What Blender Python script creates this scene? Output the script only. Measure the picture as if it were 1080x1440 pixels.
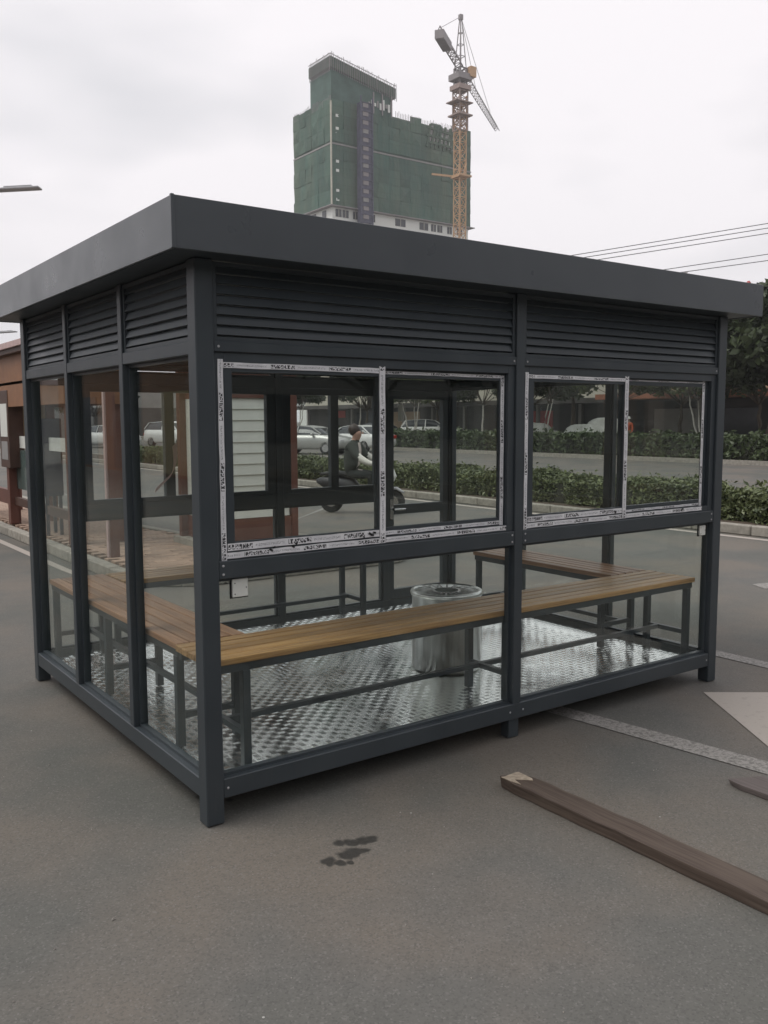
import bpy, bmesh, math, random
import numpy as np
from mathutils import Vector, Matrix
random.seed(7); rng = np.random.default_rng(7)
sc = bpy.context.scene
for o in list(bpy.data.objects): bpy.data.objects.remove(o)
C = sc.collection
R = math.radians

# ------------------------------------------------------------------ camera
cam_d = bpy.data.cameras.new('camera'); cam = bpy.data.objects.new('camera', cam_d); C.objects.link(cam)
cam_d.sensor_fit = 'HORIZONTAL'; cam_d.sensor_width = 36.0; cam_d.lens = 1246.5/1080*36.0
cam_d.clip_start = 0.05; cam_d.clip_end = 3000
cr = Vector((0.81062808, -0.58555282, -0.00316391)); cu = Vector((0.06263324, 0.08133351, 0.99471701)); cb = Vector((-0.58220202, -0.80654371, 0.10260629))
M = Matrix.Identity(4)
for i in range(3): M[i][0] = cr[i]; M[i][1] = cu[i]; M[i][2] = cb[i]
M[0][3], M[1][3], M[2][3] = -1.48622, -3.33369, 1.70674
cam.matrix_world = M
sc.camera = cam

# ------------------------------------------------------------------ sky and sun (overcast)
SUN_EL, SUN_AZ = 52.0, (-0.75, 0.30); SKX = 0.0
w = bpy.data.worlds.new('World'); sc.world = w; w.use_nodes = True
nt = w.node_tree; nt.nodes.clear()
wo = nt.nodes.new('ShaderNodeOutputWorld'); bg = nt.nodes.new('ShaderNodeBackground'); bg.inputs[1].default_value = 1.06
sky = nt.nodes.new('ShaderNodeTexSky'); sky.sky_type = 'NISHITA'; sky.sun_disc = False
sky.sun_elevation = R(SUN_EL); sky.sun_rotation = math.atan2(SUN_AZ[0], SUN_AZ[1])
sm = nt.nodes.new('ShaderNodeMix'); sm.data_type = 'RGBA'; sm.blend_type = 'MULTIPLY'; sm.inputs[0].default_value = 1
nt.links.new(sky.outputs[0], sm.inputs[6]); sm.inputs[7].default_value = (0.08, 0.08, 0.08, 1)
tc = nt.nodes.new('ShaderNodeTexCoord'); mp = nt.nodes.new('ShaderNodeMapping'); mp.inputs['Scale'].default_value = (1.2, 1.2, 3.2); mp.inputs['Location'].default_value = (SKX, .4, .2)
nz = nt.nodes.new('ShaderNodeTexNoise'); nz.inputs['Scale'].default_value = 1.1; nz.inputs['Detail'].default_value = 4; nz.inputs['Roughness'].default_value = .5
cr_ = nt.nodes.new('ShaderNodeValToRGB'); cr_.color_ramp.elements[0].position = .40; cr_.color_ramp.elements[0].color = (.60, .605, .635, 1)
cr_.color_ramp.elements[1].position = .58; cr_.color_ramp.elements[1].color = (.92, .885, .905, 1)
nt.links.new(tc.outputs['Generated'], mp.inputs[0]); nt.links.new(mp.outputs[0], nz.inputs[0]); nt.links.new(nz.outputs[0], cr_.inputs[0])
mx = nt.nodes.new('ShaderNodeMix'); mx.data_type = 'RGBA'; mx.inputs[0].default_value = .95
nt.links.new(sm.outputs[2], mx.inputs[6]); nt.links.new(cr_.outputs[0], mx.inputs[7])
nt.links.new(mx.outputs[2], bg.inputs[0]); nt.links.new(bg.outputs[0], wo.inputs[0])
sd = bpy.data.lights.new('sun', 'SUN'); sd.energy = 1.5; sd.angle = R(30); sd.color = (1, .97, .93)
so = bpy.data.objects.new('sun', sd); C.objects.link(so); so.location = (-5, 5, 20)
so.rotation_euler = Vector((-SUN_AZ[0]*math.cos(R(SUN_EL)), -SUN_AZ[1]*math.cos(R(SUN_EL)), -math.sin(R(SUN_EL)))).to_track_quat('-Z', 'Y').to_euler()
vs = sc.view_settings; vs.view_transform = 'Standard'; vs.look = 'None'; vs.exposure = 0.16; vs.gamma = 1.0
sc.render.engine = 'CYCLES'
sc.cycles.transparent_max_bounces = 32; sc.cycles.max_bounces = 8; sc.cycles.use_denoising = True
sc.cycles.sample_clamp_indirect = 4.0

# ------------------------------------------------------------------ material helpers
def newmat(name):
    m = bpy.data.materials.new(name); m.use_nodes = True
    return m, m.node_tree, m.node_tree.nodes['Principled BSDF']
def nd(nt, t, **k):
    n = nt.nodes.new(t)
    for a, b in k.items(): setattr(n, a, b)
    return n
def mix(nt, fac, a, b, blend='MIX'):
    n = nd(nt, 'ShaderNodeMix', data_type='RGBA', blend_type=blend)
    for s, v in ((0, fac), (6, a), (7, b)):
        if hasattr(v, 'is_linked'): nt.links.new(v, n.inputs[s])
        elif s == 0: n.inputs[0].default_value = v
        else: n.inputs[s].default_value = (*v, 1)
    return n.outputs[2]
def noise(nt, scale, detail=3, rough=.5, coord='Object', mapscale=None, dim=None):
    t = nd(nt, 'ShaderNodeTexCoord'); n = nd(nt, 'ShaderNodeTexNoise')
    n.inputs['Scale'].default_value = scale; n.inputs['Detail'].default_value = detail; n.inputs['Roughness'].default_value = rough
    src = t.outputs[coord]
    if mapscale:
        m = nd(nt, 'ShaderNodeMapping'); m.inputs['Scale'].default_value = mapscale; nt.links.new(src, m.inputs[0]); src = m.outputs[0]
    nt.links.new(src, n.inputs[0])
    return n.outputs[0]
def ramp(nt, fac, stops):
    n = nd(nt, 'ShaderNodeValToRGB'); e = n.color_ramp.elements
    while len(e) < len(stops): e.new(.5)
    for i, (p, c) in enumerate(stops):
        e[i].position = p; e[i].color = (c, c, c, 1) if not isinstance(c, tuple) else (*c, 1)
    nt.links.new(fac, n.inputs[0]); return n.outputs[0]
def bump(nt, bs, h, strength=.3, dist=.01):
    b = nd(nt, 'ShaderNodeBump'); b.inputs['Strength'].default_value = strength; b.inputs['Distance'].default_value = dist
    nt.links.new(h, b.inputs['Height']); nt.links.new(b.outputs[0], bs.inputs['Normal'])
def mth(nt, op, a, b=None, c=None):
    n = nd(nt, 'ShaderNodeMath', operation=op)
    for i, v in enumerate((a, b, c)):
        if v is None: continue
        if hasattr(v, 'is_linked'): nt.links.new(v, n.inputs[i])
        else: n.inputs[i].default_value = v
    return n.outputs[0]
def flat(name, col, rough=.6, metal=0, var=.12, vscale=6, spec=.5, rnd=0):
    m, nt, b = newmat(name)
    c0 = tuple(x*(1-var) for x in col); c1 = tuple(min(1, x*(1+var)) for x in col)
    f = noise(nt, vscale, 4, .6)
    c = mix(nt, ramp(nt, f, [(.3, 0.), (.7, 1.)]), c0, c1)
    if rnd:
        oi = nd(nt, 'ShaderNodeObjectInfo'); hs = nd(nt, 'ShaderNodeHueSaturation')
        nt.links.new(c, hs.inputs['Color']); nt.links.new(mth(nt, 'MULTIPLY_ADD', oi.outputs['Random'], 2*rnd, 1-rnd), hs.inputs['Value']); c = hs.outputs[0]
    nt.links.new(c, b.inputs['Base Color']); b.inputs['Roughness'].default_value = rough; b.inputs['Metallic'].default_value = metal
    b.inputs['Specular IOR Level'].default_value = spec
    return m

MAT = {}
# powder-coated dark grey frame
m, n_, b = newmat('dark_frame_paint')
f = noise(n_, 3, 3); c = mix(n_, ramp(n_, f, [(.35, 0.), (.65, 1.)]), (.040, .050, .058), (.050, .061, .069))
c = mix(n_, ramp(n_, noise(n_, 7, 5, .7, mapscale=(6, 6, .5)), [(.55, 0.), (.8, .3)]), c, (.075, .075, .074))
d2 = noise(n_, 26, 5, .7); c = mix(n_, ramp(n_, d2, [(.60, 0.), (.80, .35)]), c, (.085, .083, .08))
n_.links.new(c, b.inputs['Base Color']); n_.links.new(ramp(n_, f, [(.3, .36), (.7, .48)]), b.inputs['Roughness'])
bump(n_, b, noise(n_, 260, 2), .05, .002); MAT['frame'] = m
m, n_, b = newmat('roof_fascia_sheet')
f = noise(n_, 1.6, 3); c = mix(n_, ramp(n_, f, [(.3, 0.), (.7, 1.)]), (.074, .083, .092), (.088, .098, .107))
n_.links.new(c, b.inputs['Base Color']); n_.links.new(ramp(n_, noise(n_, 4, 4), [(.3, .26), (.7, .38)]), b.inputs['Roughness']); b.inputs['Specular IOR Level'].default_value = .5
bump(n_, b, noise(n_, 1.3, 2), .28, .03); MAT['fascia'] = m
# thin clear glass
def glass(name, tint, refl=1.0, dirt=.05):
    m = bpy.data.materials.new(name); m.use_nodes = True; nt = m.node_tree; nt.nodes.clear()
    out = nd(nt, 'ShaderNodeOutputMaterial'); tr = nd(nt, 'ShaderNodeBsdfTransparent'); tr.inputs[0].default_value = (*tint, 1)
    gl = nd(nt, 'ShaderNodeBsdfGlossy'); gl.inputs['Roughness'].default_value = .012; gl.inputs['Color'].default_value = (.9, .95, .93, 1)
    lw = nd(nt, 'ShaderNodeLayerWeight'); lw.inputs[0].default_value = .5
    p = mth(nt, 'POWER', lw.outputs['Facing'], 5.0); fr = mth(nt, 'MULTIPLY_ADD', p, .9*refl, .042*refl)
    ms = nd(nt, 'ShaderNodeMixShader'); nt.links.new(fr, ms.inputs[0]); nt.links.new(tr.outputs[0], ms.inputs[1]); nt.links.new(gl.outputs[0], ms.inputs[2])
    df = nd(nt, 'ShaderNodeBsdfDiffuse'); df.inputs[0].default_value = (.5, .5, .48, 1)
    m2 = nd(nt, 'ShaderNodeMixShader'); nt.links.new(mth(nt, 'MULTIPLY', ramp(nt, noise(nt, 5, 6, .7), [(.58, 0.), (.78, 1.)]), dirt), m2.inputs[0])
    nt.links.new(ms.outputs[0], m2.inputs[1]); nt.links.new(df.outputs[0], m2.inputs[2]); nt.links.new(m2.outputs[0], out.inputs[0])
    return m
MAT['glass'] = glass('clear_glass', (.955, .972, .962), .8)
# printed protective film
def film(name, tilt):
    m, nt, b = newmat(name)
    uv = nd(nt, 'ShaderNodeUVMap'); sp = nd(nt, 'ShaderNodeSeparateXYZ'); nt.links.new(uv.outputs[0], sp.inputs[0])
    u, v = sp.outputs[0], sp.outputs[1]
    def glyphs(cw, sub, lo, hi, thr, seed):
        cu = mth(nt, 'FRACT', mth(nt, 'DIVIDE', u, cw))
        ing = mth(nt, 'MULTIPLY', mth(nt, 'GREATER_THAN', cu, .14), mth(nt, 'MULTIPLY', mth(nt, 'GREATER_THAN', v, lo), mth(nt, 'LESS_THAN', v, hi)))
        px = mth(nt, 'FLOOR', mth(nt, 'MULTIPLY', u, sub/cw)); py = mth(nt, 'FLOOR', mth(nt, 'MULTIPLY', v, sub/(hi-lo)))
        cb_ = nd(nt, 'ShaderNodeCombineXYZ'); nt.links.new(px, cb_.inputs[0]); nt.links.new(py, cb_.inputs[1]); cb_.inputs[2].default_value = seed
        wn = nd(nt, 'ShaderNodeTexWhiteNoise'); nt.links.new(cb_.outputs[0], wn.inputs[0])
        return mth(nt, 'MULTIPLY', ing, mth(nt, 'GREATER_THAN', wn.outputs[0], thr))
    per = mth(nt, 'DIVIDE', mth(nt, 'ADD', u, tilt), .29)
    fr = mth(nt, 'FRACT', per); idx = mth(nt, 'FLOOR', per)
    bold = mth(nt, 'MULTIPLY', glyphs(.0165, 4, .2, .84, .38, 1.5), mth(nt, 'LESS_THAN', fr, .40))
    thin = mth(nt, 'MULTIPLY', mth(nt, 'MULTIPLY', glyphs(.0095, 4, .36, .68, .5, 4.5), mth(nt, 'GREATER_THAN', fr, .45)), mth(nt, 'LESS_THAN', fr, .93))
    base = mix(nt, ramp(nt, noise(nt, 18, 4, .6), [(.35, 0.), (.7, 1.)]), (.68, .68, .70), (.86, .86, .87))
    wn = nd(nt, 'ShaderNodeTexWhiteNoise', noise_dimensions='1D'); nt.links.new(idx, wn.inputs['W'])
    ink = mix(nt, mth(nt, 'GREATER_THAN', wn.outputs[0], .93), (.05, .05, .055), (.36, .14, .14))
    c = mix(nt, thin, base, (.34, .34, .36)); c = mix(nt, bold, c, ink)
    gr = mth(nt, 'LESS_THAN', mth(nt, 'ABSOLUTE', mth(nt, 'SUBTRACT', v, .03)), .03)
    nt.links.new(mix(nt, gr, c, (.2, .2, .2)), b.inputs['Base Color']); b.inputs['Roughness'].default_value = .28
    bump(nt, b, noise(nt, 30, 3), .25, .004)
    return m
FILMS = [film('printed_film_%d' % i, i*.07) for i in range(4)]
# aluminium chequer plate
m, n_, b = newmat('aluminium_plate'); b.inputs['Metallic'].default_value = 1
c = mix(n_, ramp(n_, noise(n_, 2.2, 5, .6), [(.3, 0.), (.7, 1.)]), (.84, .86, .85), (.94, .95, .94))
n_.links.new(c, b.inputs['Base Color']); n_.links.new(ramp(n_, noise(n_, 9, 4), [(.3, .13), (.7, .26)]), b.inputs['Roughness']); bump(n_, b, noise(n_, 60, 2), .05, .003); MAT['alu'] = m
m, n_, b = newmat('brushed_steel'); b.inputs['Metallic'].default_value = 1
n_.links.new(mix(n_, ramp(n_, noise(n_, 5, 3, .5, mapscale=(40, 40, 1)), [(.3, 0.), (.7, 1.)]), (.66, .68, .66), (.80, .81, .79)), b.inputs['Base Color'])
b.inputs['Roughness'].default_value = .30; MAT['steel'] = m
# wood
def wood(name, a, c_, axis, dark=(.05, .025, .012), rough=.42):
    m, nt, b = newmat(name)
    ms = (1.2, 34, 34) if axis == 0 else (34, 1.2, 34)
    oi = nd(nt, 'ShaderNodeObjectInfo'); t = nd(nt, 'ShaderNodeTexCoord'); va = nd(nt, 'ShaderNodeVectorMath', operation='ADD')
    cc = nd(nt, 'ShaderNodeCombineXYZ'); nt.links.new(mth(nt, 'MULTIPLY', oi.outputs['Random'], 37), cc.inputs[0]); nt.links.new(mth(nt, 'MULTIPLY', oi.outputs['Random'], 91), cc.inputs[1])
    nt.links.new(t.outputs['Object'], va.inputs[0]); nt.links.new(cc.outputs[0], va.inputs[1])
    mp = nd(nt, 'ShaderNodeMapping'); mp.inputs['Scale'].default_value = ms; nt.links.new(va.outputs[0], mp.inputs[0])
    nz = nd(nt, 'ShaderNodeTexNoise'); nz.inputs['Scale'].default_value = 2; nz.inputs['Detail'].default_value = 5; nz.inputs['Roughness'].default_value = .65; nz.inputs['Distortion'].default_value = .6
    nt.links.new(mp.outputs[0], nz.inputs[0])
    col = mix(nt, ramp(nt, nz.outputs[0], [(.32, 0.), (.62, 1.)]), a, c_)
    col = mix(nt, ramp(nt, nz.outputs[0], [(.24, .7), (.36, 0.)]), col, dark)
    hs = nd(nt, 'ShaderNodeHueSaturation'); nt.links.new(col, hs.inputs['Color']); nt.links.new(mth(nt, 'MULTIPLY_ADD', oi.outputs['Random'], .5, .75), hs.inputs['Value'])
    nt.links.new(hs.outputs[0], b.inputs['Base Color']); b.inputs['Roughness'].default_value = rough; bump(nt, b, nz.outputs[0], .12, .003)
    return m
MAT['wood_x'] = wood('bench_wood_x', (.25, .125, .045), (.52, .31, .125), 0)
MAT['wood_y'] = wood('bench_wood_y', (.22, .105, .055), (.40, .225, .125), 1)
MAT['old_wood'] = wood('weathered_timber', (.050, .033, .025), (.105, .078, .060), 1, (.02, .012, .009), .7)
MAT['grey_wood'] = wood('grey_board', (.070, .056, .052), (.12, .10, .093), 1, (.05, .04, .04), .7)
# asphalt with oily drips
m, n_, b = newmat('asphalt')
big = noise(n_, .45, 4, .6); mid = noise(n_, 6, 5, .65); fine = noise(n_, 130, 3, .8)
c = mix(n_, ramp(n_, big, [(.34, 0.), (.66, 1.)]), (.102, .105, .091), (.150, .143, .134))
c = mix(n_, ramp(n_, mid, [(.35, .0), (.75, .45)]), c, (.092, .091, .084))
c = mix(n_, ramp(n_, noise(n_, .9, 3), [(.42, 0.), (.62, .6)]), c, (.172, .145, .114))
v2 = nd(n_, 'ShaderNodeTexVoronoi'); v2.inputs['Scale'].default_value = 150; tc2 = nd(n_, 'ShaderNodeTexCoord'); n_.links.new(tc2.outputs['Object'], v2.inputs[0])
sv = nd(n_, 'ShaderNodeSeparateColor'); n_.links.new(v2.outputs['Color'], sv.inputs[0])
c = mix(n_, ramp(n_, sv.outputs[0], [(.0, .42), (.45, 0.)]), c, (.062, .061, .058)); c = mix(n_, ramp(n_, sv.outputs[1], [(.82, .0), (1., .32)]), c, (.25, .24, .225))
spk = noise(n_, 85, 5, .9); c = mix(n_, ramp(n_, spk, [(.34, .25), (.44, 0.)]), c, (.080, .079, .074)); c = mix(n_, ramp(n_, spk, [(.62, .0), (.76, .4)]), c, (.22, .215, .20))
vo = nd(n_, 'ShaderNodeTexVoronoi'); vo.inputs['Scale'].default_value = 5.5; tcn = nd(n_, 'ShaderNodeTexCoord'); n_.links.new(tcn.outputs['Object'], vo.inputs[0])
c = mix(n_, ramp(n_, vo.outputs['Distance'], [(.018, .8), (.026, 0.)]), c, (.5, .49, .46))
# dark wet drips next to the kiosk: blobs with their own ragged outline
ge = tcn.outputs['Object']; nv = nd(n_, 'ShaderNodeTexNoise'); nv.inputs['Scale'].default_value = 13; nv.inputs['Detail'].default_value = 3
n_.links.new(ge, nv.inputs[0]); off = nd(n_, 'ShaderNodeVectorMath', operation='MULTIPLY_ADD'); n_.links.new(nv.outputs['Color'], off.inputs[0]); off.inputs[1].default_value = (.07, .07, 0); 
n_.links.new(ge, off.inputs[2])
wet = None
for (x, y, ra) in [(.375, -.44, .020), (.42, -.455, .020), (.47, -.468, .026), (.505, -.485, .020), (.345, -.535, .024), (.385, -.535, .028), (.415, -.55, .018), (.265, -.535, .022), (.29, -.575, .016), (.325, -.585, .012), (.25, -.56, .014), (.12, .32, .02), (.20, .20, .013)]:
    dn = nd(n_, 'ShaderNodeVectorMath', operation='DISTANCE'); n_.links.new(off.outputs[0], dn.inputs[0]); dn.inputs[1].default_value = (x+.035, y+.035, 0)
    k = mth(n_, 'SUBTRACT', 1.0, mth(n_, 'DIVIDE', dn.outputs['Value'], ra*1.7)); k = mth(n_, 'MAXIMUM', k, 0.0)
    wet = k if wet is None else mth(n_, 'MAXIMUM', wet, k)
wet = mth(n_, 'MULTIPLY', ramp(n_, wet, [(.0, 0.), (.35, .92)]), ramp(n_, noise(n_, 60, 3, .7), [(.2, .75), (.5, 1.)]))
c = mix(n_, wet, c, (.030, .029, .026))
n_.links.new(c, b.inputs['Base Color'])
n_.links.new(mix(n_, wet, (.78, .78, .78), (.5, .5, .5)), b.inputs['Roughness']); b.inputs['Specular IOR Level'].default_value = .4
bump(n_, b, sv.outputs[0], .30, .004); MAT['asphalt'] = m
# worn white paint
m, n_, b = newmat('worn_road_paint')
c = mix(n_, ramp(n_, noise(n_, 45, 5, .75), [(.38, 0.), (.56, 1.)]), (.13, .125, .115), (.30, .285, .265))
n_.links.new(c, b.inputs['Base Color']); b.inputs['Roughness'].default_value = .8; bump(n_, b, noise(n_, 210, 2), .3, .003); MAT['paint'] = m
m, n_, b = newmat('pale_road_paint')
c = mix(n_, ramp(n_, noise(n_, 16, 6, .7), [(.25, 0.), (.45, 1.)]), (.30, .275, .24), (.40, .36, .32))
n_.links.new(c, b.inputs['Base Color']); b.inputs['Roughness'].default_value = .8; bump(n_, b, noise(n_, 210, 2), .2, .003); MAT['pale_paint'] = m
MAT['kerb'] = flat('kerb_concrete', (.30, .28, .24), .85, var=.25, vscale=9, rnd=.12)
MAT['paver'] = flat('paver_clay', (.33, .23, .17), .85, var=.2, vscale=14, rnd=.22)
MAT['grit'] = flat('grit_stone', (.30, .28, .25), .9, var=.4, vscale=30)
MAT['soil'] = flat('soil', (.075, .055, .038), .95, var=.3)
MAT['brown'] = flat('brown_painted_timber', (.135, .052, .036), .5, var=.12, vscale=3)
MAT['brown_dk'] = flat('dark_brown_timber', (.075, .038, .026), .55, var=.15)
MAT['brown_beam'] = flat('orange_brown_boards', (.25, .115, .052), .55, var=.15, vscale=4)
MAT['tan'] = flat('tan_panel', (.45, .36, .20), .7)
MAT['pale_wood'] = flat('split_pale_wood', (.36, .30, .23), .8, var=.3, vscale=40)
MAT['pink'] = flat('faded_pink_trim', (.52, .38, .36), .7)
MAT['white'] = flat('white_plastic', (.74, .75, .70), .45, var=.06)
MAT['shutter'] = flat('white_shutter_slats', (.70, .72, .66), .5, var=.05)
MAT['darkgrey'] = flat('dark_grey_paint', (.035, .036, .04), .5)
MAT['navy'] = flat('navy_steel', (.03, .035, .055), .4)
MAT['green_glass'] = flat('greenish_glazing', (.10, .14, .13), .12, var=.1)
MAT['cream'] = flat('cream_render', (.50, .47, .39), .85, var=.12, vscale=.8)
MAT['tanwall'] = flat('tan_render', (.40, .30, .21), .85, var=.12, vscale=.8)
MAT['greywall'] = flat('grey_render', (.28, .27, .26), .85, var=.12, vscale=.8)
MAT['shop_dark'] = flat('shop_interior', (.045, .042, .04), .6, var=.4, vscale=.6)
MAT['win'] = flat('window_glazing', (.035, .04, .045), .12, var=.3, vscale=1)
MAT['awning'] = flat('dark_eave', (.07, .065, .06), .7)
MAT['terracotta'] = flat('terracotta_tile', (.30, .12, .07), .75, var=.2, vscale=2)
MAT['redsign'] = flat('red_signboard', (.35, .04, .035), .5)
MAT['rubber'] = flat('black_rubber', (.016, .016, .017), .75)
MAT['chrome'] = flat('bright_metal', (.55, .55, .55), .25, 1)
MAT['bark'] = flat('bark', (.09, .07, .05), .9, var=.3, vscale=12)
MAT['lime'] = flat('limewashed_bark', (.58, .55, .49), .9, var=.15, vscale=9)
MAT['cable'] = flat('cable_sheath', (.10, .10, .10), .6)
MAT['lampgrey'] = flat('lamp_grey', (.42, .42, .43), .45)
def leafmat(name, a, b_, rough=.5):
    m, nt, b = newmat(name)
    t = nd(nt, 'ShaderNodeTexCoord'); wn = noise(nt, 5.5, 3, .7)
    g = nd(nt, 'ShaderNodeNewGeometry')
    c = mix(nt, g.outputs['Random Per Island'], a, b_)
    c = mix(nt, ramp(nt, wn, [(.4, .0), (.7, .6)]), c, tuple(x*1.5 for x in b_))
    nt.links.new(c, b.inputs['Base Color']); b.inputs['Roughness'].default_value = rough
    return m
MAT['hedge'] = leafmat('hedge_leaves', (.036, .056, .022), (.130, .152, .060))
MAT['hedge2'] = leafmat('far_hedge_leaves', (.030, .048, .018), (.055, .078, .026))
MAT['leaf_dk'] = leafmat('dark_tree_leaves', (.018, .030, .012), (.045, .062, .022))
MAT['leaf_lt'] = leafmat('light_tree_leaves', (.045, .070, .022), (.11, .14, .045))
MAT['core'] = flat('hedge_twigs', (.022, .024, .014), .95)
# green debris netting on the tower
m, n_, b = newmat('green_debris_net')
f1 = noise(n_, .10, 5, .65, mapscale=(1, 1, .25)); f2 = noise(n_, 1.2, 4, .7, mapscale=(1, 1, .15))
c = mix(n_, ramp(n_, f1, [(.38, 0.), (.62, 1.)]), (.042, .104, .080), (.090, .130, .088))
c = mix(n_, ramp(n_, f2, [(.35, .0), (.8, .5)]), c, (.13, .145, .115))
sx = nd(n_, 'ShaderNodeSeparateXYZ'); tt = nd(n_, 'ShaderNodeTexCoord'); n_.links.new(tt.outputs['Object'], sx.inputs[0])
lines = mth(n_, 'LESS_THAN', mth(n_, 'FRACT', mth(n_, 'DIVIDE', sx.outputs[2], 1.9)), .12)
c = mix(n_, mth(n_, 'MULTIPLY', lines, .18), c, (.03, .045, .035))
n_.links.new(c, b.inputs['Base Color']); b.inputs['Roughness'].default_value = .9; oi = nd(n_, 'ShaderNodeObjectInfo'); hs = nd(n_, 'ShaderNodeHueSaturation'); n_.links.new(c, hs.inputs['Color']); n_.links.new(mth(n_, 'MULTIPLY_ADD', oi.outputs['Random'], .34, .90), hs.inputs['Value']); n_.links.new(hs.outputs[0], b.inputs['Base Color'])
bump(n_, b, f2, .6, .3); MAT['net'] = m
MAT['net_top'] = flat('teal_debris_net', (.075, .125, .105), .9, var=.3, vscale=.3)
MAT['hoist'] = flat('hoist_frame_blue', (.085, .085, .125), .7, var=.3, vscale=1)
MAT['crane_red'] = flat('crane_orange', (.50, .31, .17), .6)
MAT['crane_grey'] = flat('crane_grey', (.26, .235, .235), .6)
MAT['crane_tan'] = flat('crane_faded_orange', (.33, .25, .22), .6)
MAT['skin'] = flat('skin', (.45, .27, .20), .55, var=.05)
MAT['hair'] = flat('dark_hair', (.035, .020, .015), .5)
MAT['jacket'] = flat('dark_green_jacket', (.028, .034, .028), .8)
MAT['shirt'] = flat('pale_shirt', (.62, .54, .50), .8)
MAT['sleeve'] = flat('white_sun_sleeve', (.68, .66, .60), .7)
MAT['trouser'] = flat('dark_trousers', (.02, .025, .024), .8)
MAT['orange'] = flat('orange_vest', (.50, .10, .04), .7)

# ------------------------------------------------------------------ geometry helpers
def link(name, me, mat, parent=None, smooth=False):
    o = bpy.data.objects.new(name, me); C.objects.link(o)
    if mat is not None and not me.materials: me.materials.append(MAT[mat] if isinstance(mat, str) else mat)
    if parent is not None: o.parent = parent
    if smooth:
        me.polygons.foreach_set('use_smooth', [True]*len(me.polygons))
    return o
def tag(o, label, cat, group=None):
    o['label'] = label; o['category'] = cat
    if group: o['group'] = group
    return o
def kind(o, k, label=None):
    o['kind'] = k
    if label: o['label'] = label
    return o
def thing(name, label, cat, loc=(0, 0, 0), rz=0, group=None):
    o = bpy.data.objects.new(name, None); C.objects.link(o); o.empty_display_size = .2
    o.location = loc; o.rotation_euler = (0, 0, rz); return tag(o, label, cat, group)
BOXF = [(0, 3, 2, 1), (4, 5, 6, 7), (0, 1, 5, 4), (1, 2, 6, 5), (2, 3, 7, 6), (3, 0, 4, 7)]
def boxv(x0, x1, y0, y1, z0, z1):
    return [(x0, y0, z0), (x1, y0, z0), (x1, y1, z0), (x0, y1, z0), (x0, y0, z1), (x1, y0, z1), (x1, y1, z1), (x0, y1, z1)]
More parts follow.
